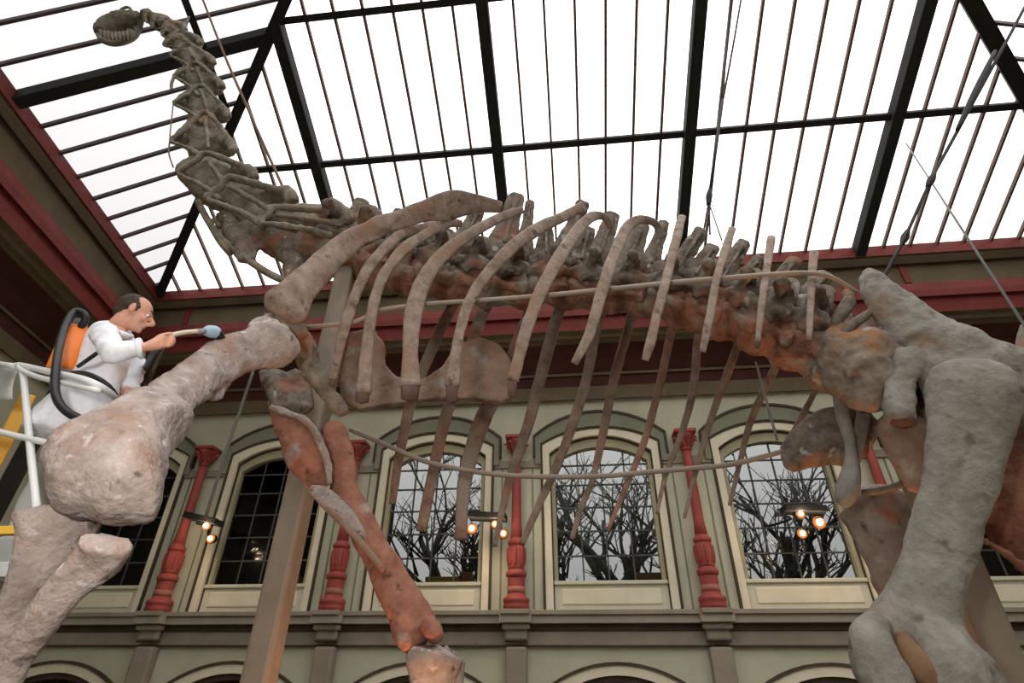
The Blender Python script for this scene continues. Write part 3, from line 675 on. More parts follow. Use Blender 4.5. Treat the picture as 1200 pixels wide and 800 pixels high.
for i, (cx, cy, h) in enumerate(CEN):
    nx_, ny = CEN[i + 1][:2] if i < len(CEN) - 1 else (cx + 38, cy + 14)
    px_, py = CEN[i - 1][:2] if i else (cx - 42, cy - 10)
    a = ((cx + px_) / 2, (cy + py) / 2); c = ((cx + nx_) / 2, (cy + ny) / 2)
    mb = MB()
    bone_into(mb, [(a[0] + 1, a[1], YV, h * .9), (a[0] * .75 + cx * .25, a[1] * .75 + cy * .25, YV, h * .92), (cx, cy - 2, YV, h * .80), (c[0] * .8 + cx * .2, c[1] * .8 + cy * .2, YV, h * 1.0), (c[0] - 1, c[1], YV, h * .95)], n=14, m=3)
    bone_into(mb, [(a[0] + 2, a[1] - h * .12, YV - .16, h * .34), (cx, cy - h * .06, YV - .15, h * .22), (c[0] - 2, c[1] - h * .02, YV - .18, h * .36)], n=8, m=3)
    V_ = part('back_vertebra', remesh(mb, .022, 2, .022, 5), 'bone_centrum')
    mb = MB()
    for sg in (-1, 1):
        bone_into(mb, [(cx, cy - h * .38, YV + sg * .12, h * .5, .6), (cx + 10, cy - h * .7, YV + sg * .12, h * .42, .6), (cx + 18, cy - h * .95, YV + sg * .06, h * .38, .6)], n=8, m=3)
        bone_into(mb, [(cx + 8, cy - h * .62, YV, h * .40, .6), (cx + 10, cy - h * .80, YV + sg * .25, h * .34, .6), (cx + 8, cy - h * .92 - (4 if sg < 0 else 0), YV + sg * .48, h * .26, .7)], n=8, m=3)
        bone_into(mb, [(a[0] + 4, cy - h * .45, YV + sg * .1, h * .22), (cx + 4, cy - h * .7, YV + sg * .3, h * .16), (cx + 10, cy - h * .9, YV + sg * .42, h * .14)], n=8, m=3)
        bone_into(mb, [(a[0], a[1] - h * .38, YV + sg * .15, h * .32), (cx + 2, cy - h * .48, YV + sg * .2, h * .42), (c[0], c[1] - h * .40, YV + sg * .15, h * .34)], n=10, m=3)
    bone_into(mb, [(a[0], a[1] - h * .52, YV, h * .42, .8), (cx, cy - h * .60, YV, h * .62, .7), (c[0], c[1] - h * .58, YV, h * .5, .8)], n=10, m=3)
    bone_into(mb, [(cx - 8, cy - h * .30, YV - .2, h * .2), (cx + 2, cy - h * .45, YV - .26, h * .2), (cx + 14, cy - h * .36, YV - .22, h * .2)], n=8, m=3)
    obj('neural_arch', remesh(mb, .020, 2, .018, 7), 'bone_dorsal', V_)
    for (s0, s1, wd) in SPN[i]:
        dx, dy = s1[0] - s0[0], s1[1] - s0[1]
        mb = MB()
        bone_into(mb, [(s0[0] - dx * .25, s0[1] - dy * .3, YV, wd * 2.3, .4), (s0[0] - 1, s0[1], YV, wd * 1.9, .38), (s0[0] + dx * .45 - 1, s0[1] + dy * .45, YV, wd * 1.25, .36), (s0[0] + dx * .85, s0[1] + dy * .85, YV, wd * 1.0, .6), (s1[0], s1[1], YV, wd * .95, .7)], n=10, m=3, cap=.1, box=.4)
        bone_into(mb, [(s0[0] + dx * .1, s0[1] + dy * .1, YV - .16, wd * .3), (s0[0] + dx * .6, s0[1] + dy * .6, YV - .10, wd * .28), (s1[0], s1[1] + 2, YV - .06, wd * .35)], n=8, m=3)
        obj('neural_spine', remesh(mb, .018, 1, .010, 8), 'bone_dorsal', V_)

# --- ribs on the near side ---------------------------------------
# (x, y, Y, width)
NR = [
 [(515, 262, 4.05, 9), (490, 268, 3.8, 11), (466, 277, 3.6, 12), (436, 308, 3.45, 13), (419, 340, 3.4, 12), (406, 376, 3.4, 13), (397, 412, 3.45, 11), (390, 444, 3.5, 8)],
 [(540, 262, 4.05, 9), (526, 262, 3.9, 11), (500, 274, 3.7, 12), (472, 293, 3.5, 13), (448, 326, 3.4, 12), (436, 366, 3.38, 13), (430, 412, 3.42, 15), (426, 460, 3.46, 18)],
 [(612, 246, 4.05, 9), (588, 254, 3.9, 11), (558, 270, 3.65, 13), (521, 296, 3.45, 16), (496, 330, 3.38, 19), (484, 369, 3.35, 21), (481, 410, 3.38, 18), (481, 452, 3.42, 25)],
 [(683, 242, 4.05, 13), (660, 254, 3.9, 12), (632, 267, 3.65, 15), (600, 290, 3.45, 15), (566, 327, 3.38, 14), (547, 361, 3.35, 13), (536, 402, 3.38, 12), (530, 452, 3.42, 18)],
 [(716, 266, 4.1, 8), (708, 254, 4.0, 9), (694, 254, 3.85, 12), (680, 266, 3.7, 14), (660, 294, 3.48, 16), (638, 333, 3.38, 16), (620, 376, 3.36, 15), (609, 414, 3.4, 14), (601, 446, 3.45, 15)],
 [(776, 278, 4.1, 8), (768, 262, 4.0, 9), (752, 257, 3.85, 10), (735, 266, 3.7, 13), (719, 301, 3.48, 14), (706, 339, 3.38, 14), (693, 384, 3.38, 13), (683, 408, 3.42, 11), (673, 426, 3.46, 9)],
 [(799, 254, 3.95, 9), (792, 282, 3.6, 11), (781, 326, 3.42, 11), (771, 364, 3.38, 11), (763, 398, 3.4, 11), (756, 422, 3.45, 9)],
 [(858, 268, 3.9, 8), (849, 296, 3.6, 10), (839, 330, 3.42, 9), (831, 374, 3.4, 9), (823, 412, 3.45, 8)],
 [(904, 278, 3.85, 9), (898, 318, 3.55, 9), (892, 362, 3.45, 8), (888, 400, 3.45, 6)],
 [(954, 296, 3.8, 10), (951, 332, 3.6, 9), (948, 398, 3.5, 6)],
]
for r in NR:
    part('rib', bone([(*q, .55 if k < 3 else .38) for k, q in enumerate(r)], n=12, m=6, amp=.006, freq=9, box=.5, cap=.1), 'bone_rib')
for x, y, Y, w_, x2, y2 in ((390, 444, 3.5, 7, 389, 453), (425, 460, 3.46, 17, 424, 471), (481, 452, 3.42, 22, 480, 468), (530, 452, 3.42, 15, 529, 470), (601, 447, 3.45, 11, 600, 464), (888, 399, 3.45, 7, 887, 407), (948, 396, 3.5, 6, 947, 404)):
    part('rib_tip', bone([(x, y, Y, w_, .4), (x2, y2, Y + .02, w_ * .9, .4)], n=8, box=.6), 'tip')
# --- ribs on the far side
FR = [
 [(548, 330, 4.6, 12), (524, 370, 4.95, 13), (497, 430, 5.1, 13), (480, 478, 5.1, 13), (468, 535, 5.05, 11), (460, 590, 5.0, 8)],
 [(584, 335, 4.6, 12), (564, 371, 4.95, 14), (546, 424, 5.1, 14), (526, 475, 5.1, 14), (508, 550, 5.05, 13), (494, 622, 5.0, 13)],
 [(632, 335, 4.6, 13), (612, 392, 4.95, 17), (590, 446, 5.1, 19), (568, 486, 5.1, 20), (549, 542, 5.05, 18), (542, 590, 5.0, 15), (540, 632, 4.95, 15)],
 [(668, 335, 4.6, 12), (654, 368, 4.9, 14), (636, 432, 5.1, 14), (620, 494, 5.1, 13), (602, 546, 5.05, 11), (588, 600, 5.0, 8), (580, 640, 4.95, 5)],
 [(708, 345, 4.6, 11), (698, 388, 4.9, 12), (687, 444, 5.1, 12), (671, 497, 5.1, 12), (652, 547, 5.05, 10), (632, 590, 5.0, 9), (612, 636, 4.95, 7)],
 [(746, 350, 4.6, 10), (736, 386, 4.9, 11), (720, 442, 5.05, 11), (708, 500, 5.1, 10), (695, 560, 5.05, 8), (682, 592, 5.0, 7), (670, 631, 4.95, 6)],
 [(794, 360, 4.6, 9), (785, 396, 4.85, 10), (771, 460, 5.05, 9), (755, 517, 5.05, 8), (735, 567, 5.0, 7), (712, 621, 4.95, 5)],
 [(822, 372, 4.6, 9), (817, 408, 4.85, 10), (812, 458, 5.0, 9), (798, 510, 5.05, 7), (780, 556, 5.0, 6), (770, 602, 4.95, 4)],
 [(872, 385, 4.6, 8), (860, 418, 4.8, 9), (836, 482, 5.0, 8), (817, 546, 5.0, 6), (802, 607, 4.95, 4)],
 [(920, 405, 4.6, 8), (906, 436, 4.8, 9), (881, 490, 4.95, 8), (866, 546, 5.0, 6), (855, 592, 4.95, 4)],
 [(966, 430, 4.6, 6), (955, 458, 4.8, 7), (935, 496, 4.9, 6), (916, 526, 4.95, 5)],
]
for ri, r in enumerate(FR):
    part('rib', bone([(*q, .45) for q in r], n=12, m=6, amp=.006, freq=9, box=.5, cap=.1), 'bone_far' if ri in (0, 1, 2, 6) else 'bone_farg')
# mounting rods that tie the ribs together
part('mounting_rod', MB().tube([P(x, y, Y) for x, y, Y in ((357, 383, 3.5), (385, 381, 3.46), (412, 378, 3.46), (432, 370, 3.47), (447, 363, 3.48), (500, 356, 3.48), (560, 352, 3.48), (650, 345, 3.48), (720, 338, 3.5), (800, 330, 3.5), (900, 322, 3.52), (948, 320, 3.55), (975, 325, 3.6), (1004, 342, 3.75))], [.018, .018, .018, .018, .018, .018, .018, .019, .02, .021, .022, .02, .018, .016], 8), 'rod')
part('mounting_rod', MB().tube([P(x, y, 4.95) for x, y in ((410, 503), (450, 520), (500, 541), (560, 553), (620, 558), (700, 558), (770, 552), (850, 545), (890, 536), (916, 529))], .024, 8), 'rod')

# --- near shoulder blade, shoulder joint, forelimb ----------------
mb = bone([(588, 243, 3.85, 10, .3), (560, 239, 3.8, 23, .18), (526, 241, 3.72, 33, .15), (492, 250, 3.62, 24, .22), (455, 262, 3.5, 23, .3), (422, 276, 3.4, 26, .34), (392, 298, 3.3, 31, .4), (362, 330, 3.2, 37, .5), (344, 350, 3.15, 47, .55), (334, 362, 3.14, 52, .5), (328, 370, 3.14, 40, .4)], n=18, m=6, amp=.03, freq=5, box=.4, cap=.1)
sc_ = part('shoulder_blade', mb, 'bone_rib')
mb = MB(); bone_into(mb, [(312, 372, 3.2, 16), (325, 378, 3.2, 20), (342, 382, 3.25, 24), (352, 396, 3.3, 20)], n=10); bone_into(mb, [(330, 384, 3.35, 26), (352, 400, 3.4, 30), (362, 425, 3.5, 26), (380, 455, 3.6, 22), (404, 486, 3.7, 16)], n=10)
part('coracoid', remesh(mb, .02, 2, .02, 7), 'bone_dorsal')
mb = MB()
bone_into(mb, [(344, 400, 3.08, 24, .8), (338, 402, 3.06, 44, .75), (318, 404, 3.0, 54, .65), (296, 409, 2.9, 49, .6), (266, 419, 2.72, 50, .55), (236, 440, 2.52, 50, .6), (206, 463, 2.34, 54, .6), (178, 488, 2.18, 62, .5), (154, 512, 2.06, 74, .42), (134, 534, 1.94, 60, .3)], n=20, m=5, amp=.02, freq=4)
bone_into(mb, [(296, 384, 2.9, 14), (306, 378, 2.95, 16), (322, 384, 3.0, 22)], n=8)
bone_into(mb, [(266, 446, 2.74, 12), (254, 462, 2.66, 16), (244, 466, 2.6, 10)], n=8)
star(mb, [(178, 462, 2.12), (146, 478, 2.0), (112, 497, 1.9), (74, 516, 1.8), (55, 528, 1.74), (46, 548, 1.71), (50, 568, 1.70), (66, 587, 1.69), (92, 588, 1.70), (117, 599, 1.72), (150, 601, 1.76), (184, 595, 1.80), (192, 572, 1.84), (197, 545, 1.9), (206, 508, 2.0), (228, 482, 2.12)], (126, 545, 1.78), .30, amp=.02)
mb = remesh(mb, .014, 1, .010, 9)
part('humerus', mb, 'bone_pale')
mb = bone([(124, 634, 1.66, 62, .6), (118, 646, 1.68, 58, .6), (96, 672, 1.7, 50, .6), (64, 708, 1.72, 42, .7), (32, 752, 1.74, 36, .8), (4, 800, 1.76, 36, .8), (-30, 870, 1.78, 44, .8), (-50, 930, 1.8, 46, .8)], n=20, m=6, amp=.016, freq=9, cap=.05, box=.3)
part('ulna', remesh(mb, .012, 1, .006, 14), 'bone_pale')
mb = bone([(70, 602, 1.82, 84, .6), (66, 616, 1.82, 80, .55), (52, 650, 1.84, 60, .55), (26, 698, 1.86, 42, .7), (0, 748, 1.88, 36, .8), (-30, 810, 1.9, 38, .8), (-70, 900, 1.92, 46, .8)], n=20, m=6, amp=.016, freq=9, cap=.05, box=.3)
part('radius', remesh(mb, .012, 1, .006, 14), 'bone_pale')
hb = P(-55, 930, 1.85)
for k in range(5):
    a = -0.8 + .4 * k; x, y = hb.x + .14 * math.sin(a), hb.y - .14 * math.cos(a)
    part('hand_bone', MB().tube([(x, y, hb.z + .05), (x, y, hb.z - .35), (x + .03 * math.sin(a), y - .03 * math.cos(a), .14)], [.07, .045, .06], 8), 'bone_pale')

# --- far forelimb --------------------------------------------------
mb = MB()
bone_into(mb, [(388, 500, 4.34, 24, .9), (394, 512, 4.32, 31, .8), (402, 542, 4.28, 28, .7), (407, 576, 4.24, 30, .7), (420, 610, 4.22, 34, .7), (444, 652, 4.22, 37, .7), (468, 698, 4.25, 44, .7), (486, 734, 4.28, 52, .6), (495, 750, 4.3, 46, .6)], n=16, m=5, amp=.02, freq=5)
bone_into(mb, [(498, 728, 4.2, 20), (508, 742, 4.22, 26), (506, 752, 4.25, 14)], n=8)
bone_into(mb, [(468, 735, 4.2, 14), (478, 752, 4.22, 20), (484, 760, 4.25, 10)], n=8)
fh_ = part('humerus', remesh(mb, .016, 1, .010, 7), 'bone_red')
mb = star(MB(), [(314, 470, 4.02), (334, 482, 3.98), (358, 492, 3.98), (374, 516, 4.02), (385, 545, 4.08), (388, 568, 4.12), (374, 574, 4.12), (356, 566, 4.08), (338, 550, 4.03), (326, 516, 4.0)], (354, 530, 3.97), .11, amp=.015)
obj('crest', remesh(mb, .014, 1, .012, 8), 'bone_red', fh_)
obj('crest_rim', bone([(318, 476, 3.94, 9), (336, 484, 3.92, 8), (360, 494, 3.92, 8), (374, 515, 3.96, 9), (384, 542, 4.02, 8), (386, 566, 4.06, 5)], n=8, amp=.02, freq=20), 'bone_pale', fh_)
obj('plaster_fill', bone([(364, 572, 4.05, 8, .5), (378, 580, 4.05, 20, .5), (398, 598, 4.08, 22, .5), (420, 620, 4.1, 12, .5), (430, 632, 4.14, 4, .5)], n=10, amp=.01), 'bone_pale', fh_)
obj('plaster_fill', bone([(366, 572, 4.04, 6), (390, 600, 4.06, 8), (420, 632, 4.1, 9), (450, 668, 4.12, 7)], n=8, amp=.01), 'bone_plate', fh_)
mb = MB(); star(mb, [(302, 436, 4.0), (318, 432, 4.0), (334, 436, 4.05), (345, 452, 4.05), (352, 475, 4.05), (346, 490, 4.03), (334, 484, 3.98), (318, 478, 3.98), (310, 458, 3.98)], (330, 462, 3.97), .16)
bone_into(mb, [(340, 436, 4.1, 20), (352, 455, 4.15, 26), (358, 480, 4.15, 20)], n=10)
part('coracoid', remesh(mb, .02, 2, .02, 7), 'bone_dorsal')
part('ulna', bone([(510, 766, 4.3, 60, .7), (509, 772, 4.3, 66, .6), (507, 800, 4.32, 52, .6), (503, 850, 4.34, 40, .7), (498, 930, 4.36, 40, .7), (492, 1010, 4.38, 50, .7)], n=16, m=4, amp=.02, freq=6), 'bone_pale')
part('radius', bone([(532, 768, 4.42, 30, .8), (530, 776, 4.42, 34, .7), (528, 830, 4.44, 26, .8), (520, 1000, 4.46, 34, .8)], n=12, m=4, amp=.02, freq=6), 'bone_pale')
hb = P(500, 1010, 4.4)
for k in range(5):
    a = -0.8 + .4 * k; x, y = hb.x + .14 * math.sin(a), hb.y - .14 * math.cos(a)
    part('hand_bone', MB().tube([(x, y, hb.z + .05), (x, y, max(hb.z - .25, .3)), (x + .03 * math.sin(a), y - .03 * math.cos(a), .14)], [.07, .045, .06], 8), 'bone_pale')
# breast plates between the ribs
def slab(outline, Y, th, material, name):
    bm = bmesh.new(); vs = [bm.verts.new(P(x, y, Y if not callable(Y) else Y(x, y))) for x, y in outline]
    fc = bm.faces.new(vs); bm.normal_update(); n = fc.normal.copy()
    r = bmesh.ops.extrude_face_region(bm, geom=[fc]); 
    for v in [g for g in r['geom'] if isinstance(g, bmesh.types.BMVert)]: v.co += n * th
    bmesh.ops.triangulate(bm, faces=bm.faces)
    m_ = MB(); m_.v = [v.co.copy() for v in bm.verts]; bm.verts.index_update(); m_.f = [tuple(v.index for v in f.verts) for f in bm.faces]; bm.free()
    return part(name, remesh(m_, .018, 3, .02, 4), material)
slab([(392, 405), (410, 388), (436, 384), (446, 400), (452, 425), (462, 440), (478, 444), (500, 440), (516, 430), (526, 414), (540, 400), (562, 394), (584, 400), (596, 416), (601, 442), (600, 464), (590, 471), (560, 467), (520, 466), (480, 470), (445, 475), (420, 480), (402, 470), (392, 440)], 4.55, .09, 'bone_plate', 'breast_plate')

# --- pelvis ---------------------------------------------------------
mb = MB()
star(mb, [(1005, 322, 3.95), (1012, 313, 3.95), (1022, 313, 3.95), (1042, 328, 3.93), (1090, 360, 3.9), (1145, 386, 3.88), (1200, 411, 3.86), (1262, 450, 3.86), (1285, 500, 3.9), (1240, 520, 3.9), (1190, 500, 3.9), (1140, 500, 3.9), (1095, 480, 3.9), (1072, 440, 3.9), (1060, 412, 3.92), (1046, 392, 3.95), (1026, 372, 3.97), (1010, 346, 3.97)], (1120, 430, 3.86), .22, amp=.03)
bone_into(mb, [(1016, 322, 3.93, 22, .6), (1026, 345, 3.93, 30, .5), (1044, 372, 3.92, 36, .5), (1062, 400, 3.9, 40, .6)], n=10)
bone_into(mb, [(1068, 415, 3.88, 34), (1058, 446, 3.86, 31), (1054, 470, 3.85, 33), (1055, 491, 3.84, 32)], n=10)
part('ilium', remesh(mb, .022, 3, .02, 5), 'bone_grey')
part('pelvis_joint_tip', bone([(1056, 489, 3.84, 28), (1057, 497, 3.85, 22)], n=8), 'tip')
mb = MB()                                   # sacrum
bone_into(mb, [(960, 412, 4.3, 84), (990, 422, 4.3, 92), (1025, 432, 4.3, 90), (1065, 440, 4.3, 84), (1110, 446, 4.3, 80), (1160, 452, 4.3, 70)], n=14)
for x, y in ((985, 375), (1015, 385), (1050, 395)):
    bone_into(mb, [(x, y + 20, 4.3, 24), (x + 6, y - 14, 4.28, 18), (x + 12, y - 36, 4.28, 14)], n=8)
for x, y in ((1000, 420), (1035, 430), (1075, 440)):
    bone_into(mb, [(x, y, 4.1, 34), (x + 10, y - 14, 3.98, 28), (x + 20, y - 24, 3.92, 22)], n=8)
star(mb, [(958, 398, 4.1), (985, 384, 4.08), (1020, 384, 4.05), (1050, 400, 4.02), (1064, 430, 4.02), (1056, 466, 4.04), (1030, 484, 4.06), (1002, 478, 4.08), (982, 462, 4.1), (962, 448, 4.12)], (1012, 432, 4.04), .3, amp=.03)
bone_into(mb, [(995, 440, 3.92, 9), (1004, 424, 3.9, 10), (1024, 418, 3.9, 11), (1044, 426, 3.9, 12), (1054, 450, 3.9, 10)], n=8)
part('sacrum', remesh(mb, .024, 2, .03, 6), 'bone_sacrum')
part('sacral_strut', bone([(975, 402, 4.02, 8), (1000, 380, 3.98, 12), (1026, 362, 3.95, 9)], n=8, amp=.02), 'bone_dorsal')
part('sacral_strut', bone([(1000, 408, 4.0, 6), (1018, 396, 3.97, 7), (1038, 380, 3.95, 6)], n=8, amp=.02), 'bone_dorsal')
part('sacral_strut', bone([(978, 380, 4.05, 10), (994, 356, 4.02, 16), (1000, 350, 4.0, 8)], n=8, amp=.02), 'bone_dorsal')
# pubis blade of the far side and the slim strut in front of it
mb = MB(); star(mb, [(914, 524, 4.75), (930, 502, 4.72), (952, 484, 4.7), (980, 476, 4.66), (1012, 478, 4.62), (1030, 492, 4.6), (1026, 520, 4.6), (1002, 545, 4.62), (975, 545, 4.68), (948, 548, 4.72), (922, 550, 4.75)], (975, 515, 4.62), .13, amp=.02)
part('pubis', remesh(mb, .02, 2, .02, 5), 'bone_dorsal')
mb = MB(); bone_into(mb, [(984, 464, 4.3, 14), (989, 490, 4.3, 15), (996, 520, 4.3, 13), (998, 548, 4.3, 17), (992, 575, 4.32, 23), (986, 590, 4.35, 16)], n=10, amp=.015)
bone_into(mb, [(1014, 468, 4.35, 14), (1010, 500, 4.38, 15), (1002, 540, 4.4, 12)], n=10)
part('pubis', mb, 'bone_grey')
mb = bone([(1064, 492, 4.05, 44, .7), (1062, 506, 4.05, 56, .7), (1066, 530, 4.06, 44, .7), (1072, 556, 4.08, 30, .7), (1076, 575, 4.1, 18, .7)], n=12, amp=.03, freq=5)
part('pubis', mb, 'bone_plate')
mb = MB(); bone_into(mb, [(1082, 500, 4.15, 60, .6), (1088, 470, 4.15, 60, .6), (1080, 530, 4.2, 34)], n=10)
part('hip_socket', remesh(mb, .03, 2, .03), 'bone_dorsal')
part('pelvic_strut', bone([(1010, 577, 4.45, 7), (1040, 573, 4.42, 8), (1064, 562, 4.38, 8), (1060, 548, 4.35, 7)], n=8), 'bone_dorsal')
# far thigh bone
mb = MB()
bone_into(mb, [(1016, 580, 4.95, 50, .8), (1026, 596, 4.93, 76, .7), (1036, 622, 4.92, 72, .65), (1048, 664, 4.9, 58, .7), (1064, 712, 4.88, 56, .7), (1080, 770, 4.86, 66, .7), (1090, 810, 4.86, 84, .7)], n=16, amp=.03, freq=4)
part('femur', remesh(mb, .025, 2, .025, 5), 'bone_farfemur')
part('tibia', bone([(1092, 830, 4.9, 70), (1094, 900, 4.92, 50), (1094, 1000, 4.95, 44), (1092, 1080, 4.98, 54)], n=14, amp=.02), 'bone_red')
# near thigh bone
mb = MB()
bone_into(mb, [(1142, 432, 3.7, 40, .7), (1142, 440, 3.69, 78, .65), (1139, 458, 3.68, 94, .6), (1138, 484, 3.68, 88, .5), (1132, 524, 3.7, 76, .45), (1122, 570, 3.73, 73, .45), (1108, 624, 3.76, 69, .48), (1092, 674, 3.79, 68, .55), (1082, 708, 3.82, 78, .6), (1078, 734, 3.84, 104, .6), (1080, 764, 3.86, 142, .5), (1084, 800, 3.88, 150, .5), (1088, 824, 3.88, 120, .5)], n=20, m=5, amp=.02, freq=3)
bone_into(mb, [(1030, 724, 3.78, 26), (1022, 744, 3.72, 44), (1026, 772, 3.68, 54), (1044, 806, 3.66, 56), (1056, 830, 3.68, 44)], n=12)
bone_into(mb, [(1082, 728, 3.76, 36), (1100, 752, 3.66, 58), (1118, 786, 3.62, 72), (1124, 824, 3.62, 66)], n=12)
bone_into(mb, [(1168, 446, 3.7, 40, .7), (1172, 480, 3.7, 30, .6), (1164, 520, 3.7, 16, .6)], n=10)
nf = part('femur', remesh(mb, .018, 2, .010, 5), 'bone_grey')
obj('knee_groove', bone([(1056, 742, 3.70, 14, .5), (1064, 758, 3.655, 24, .5), (1076, 776, 3.62, 30, .5), (1092, 796, 3.60, 32, .5), (1102, 816, 3.60, 26, .5)], n=12), 'groove', nf)
obj('stained_edge', bone([(1160, 530, 3.70, 8, 1.6), (1150, 566, 3.71, 20, 1.2), (1139, 608, 3.735, 22, 1.2), (1128, 650, 3.76, 18, 1.2), (1121, 690, 3.79, 8, 1.2)], n=12), 'groove', nf)
part('tibia', bone([(1080, 850, 3.86, 100, .6), (1084, 900, 3.84, 74, .7), (1096, 1000, 3.86, 52, .8), (1110, 1110, 3.9, 62, .8)], n=16, amp=.02), 'bone_grey')
part('fibula', bone([(1140, 850, 3.86, 34), (1140, 950, 3.86, 24), (1140, 1110, 3.9, 34)], n=12, amp=.01), 'bone_grey')
for base in (P(1120, 1110, 3.9), P(1092, 1080, 4.98)):
    for k in range(5):
        a = -1.3 + .4 * k
        part('foot_bone', MB().tube([base + Vector((.1 * math.sin(a) - .1, -.1 * math.cos(a), .02)), Vector((base.x - .25 + .2 * math.sin(a), base.y - .22 * math.cos(a), max(.3, base.z - .3))), Vector((base.x - .35 + .3 * math.sin(a), base.y - .3 * math.cos(a), .16))], [.09, .06, .05], 8), 'bone_grey')
# ischium and first tail bones at the right edge
mb = MB()
bone_into(mb, [(1196, 470, 4.3, 60), (1186, 500, 4.25, 52), (1182, 535, 4.2, 50), (1184, 575, 4.2, 70), (1196, 610, 4.25, 74), (1230, 650, 4.3, 60), (1270, 700, 4.35, 50)], n=12)
bone_into(mb, [(1150, 606, 4.2, 26), (1168, 596, 4.2, 40), (1196, 600, 4.2, 60)], n=10)
bone_into(mb, [(1152, 634, 4.15, 8), (1170, 642, 4.15, 10), (1195, 660, 4.2, 12), (1230, 690, 4.3, 20)], n=8)
part('ischium', remesh(mb, .025, 2, .04, 4), 'bone_red')
tp = P(1190, 452, 4.3)
for k in range(14):                       # tail runs on beyond the picture
    q = tp + Vector((.36 * k, .02 * k, -.05 * k - .006 * k * k)); r_ = .26 * (1 - k / 22)
    V_ = part('tail_vertebra', remesh(MB().tube([q, q + Vector((.09, 0, -.01)), q + Vector((.26, 0, -.03)), q + Vector((.35, 0, -.05))], [r_, r_ * .8, r_ * .8, r_], 12), .03, 2, .02), 'bone_centrum')
    obj('neural_spine', MB().tube([q + Vector((.16, 0, r_ * .6)), q + Vector((.26, 0, r_ * 1.6)), q + Vector((.34, 0, r_ * 2.1))], [.09, .06, .05], 8), 'bone_dorsal', V_)

# --- posts, braces and cables that carry the mount ------------------
def post(px_bot, py_bot, Y, wd, z0, z1, label):
    p = P(px_bot, py_bot, Y)
    T = thing('support_post', (p.x, p.y, z0), label, 'post', 'steel posts under the skeleton')
    mb = MB(); mb.box(p.x - wd / 2, p.x + wd / 2, p.y - wd / 2, p.y + wd / 2, z0 + .03, z1)
    obj('upright', mb, 'post', T, False, .03)
    obj('foot_plate', MB().box(p.x - wd, p.x + wd, p.y - wd, p.y + wd, z0, z0 + .03), 'post', T, False, .005)
    return T
post(303, 800, 4.32, .20, .12, P(395, 318, 4.32).z, 'tall olive steel post rising behind the pink far humerus to the shoulders')
post(1178, 800, 4.45, .24, .12, P(1060, 480, 4.45).z - .3, 'olive steel post standing just right of the near thigh bone')

def cable(name, pts, r, material, label, n=6):
    return tag(obj(name, MB().tube([P(*q) for q in pts], r, n), material), label, 'cable', 'cables holding the skeleton')
cable('hanging_cable', [(234, -10, 4.6), (262, 62, 4.6), (289, 124, 4.6), (331, 218, 4.6), (365, 285, 4.5)], .022, 'rope', 'brown suspension cable running down behind the neck to the shoulders')
cable('hanging_cable', [(870, -10, 4.35), (858, 60, 4.35), (847, 118, 4.35)], .014, 'cable', 'right strand of the dark twin cable above the rear ribs')
cable('hanging_cable', [(857, -10, 4.35), (851, 60, 4.35), (847, 118, 4.35)], .012, 'cable', 'left strand of the dark twin cable above the rear ribs')
T = thing('hoist_cable', P(831, 232, 4.35), 'dark hanging cable with turnbuckle splitting in two above the rear back spines', 'cable', 'cables holding the skeleton')
obj('cable_line', MB().tube([P(847, 116, 4.35), P(831, 232, 4.35)], .018, 6), 'cable', T)
obj('turnbuckle', MB().tube([P(832, 222, 4.35), P(831, 230, 4.35), P(830, 240, 4.35)], [.02, .035, .02], 8), 'cable', T)
obj('cable_leg', MB().tube([P(830, 238, 4.35), P(824, 275, 4.32)], .009, 6), 'cable', T)
obj('cable_leg', MB().tube([P(831, 238, 4.35), P(832, 275, 4.32)], .009, 6), 'cable', T)
obj('cable_leg', MB().tube([P(831, 238, 4.35), P(846, 282, 4.32)], .007, 6), 'steel', T)
T = thing('hoist_cable', P(1060, 278, 4.1), 'thick dark cable with two turnbuckles dropping to the hip from upper right', 'cable', 'cables holding the skeleton')
obj('cable_line', MB().tube([P(1240, -70, 4.1), P(1200, 10, 4.1), P(1125, 148, 4.1), P(1091, 211, 4.05), P(1061, 277, 4.0), P(1030, 335, 3.97)], [.018, .018, .018, .015, .015, .015], 6), 'cable', T)
for x, y, x2, y2 in ((1166, 60, 1122, 152), (1095, 203, 1087, 219), (1064, 270, 1057, 286)):
    obj('turnbuckle', MB().tube([P(x, y, 4.06), P((x + x2) / 2, (y + y2) / 2, 4.05), P(x2, y2, 4.04)], [.02, .036, .02], 8), 'cable', T)
cable('stay_wire', [(1062, 168, 5.6), (1240, 442, 3.1)], .011, 'steel', 'grey stay wire running down to the right past the hip blade')
cable('stay_wire', [(816, 172, 5.0), (838, 250, 4.5)], .004, 'steel', 'hair-thin wire beside the third roof rafter')
cable('stay_wire', [(297, 434, 3.6), (280, 485, 3.6), (264, 532, 3.6), (240, 610, 3.6)], .012, 'steel', 'thin grey stay wire hanging below the near humerus')
cable('stay_wire', [(886, 424, 4.4), (898, 470, 4.4), (911, 516, 4.4)], .011, 'steel', 'short thin wire under the rear back vertebrae')

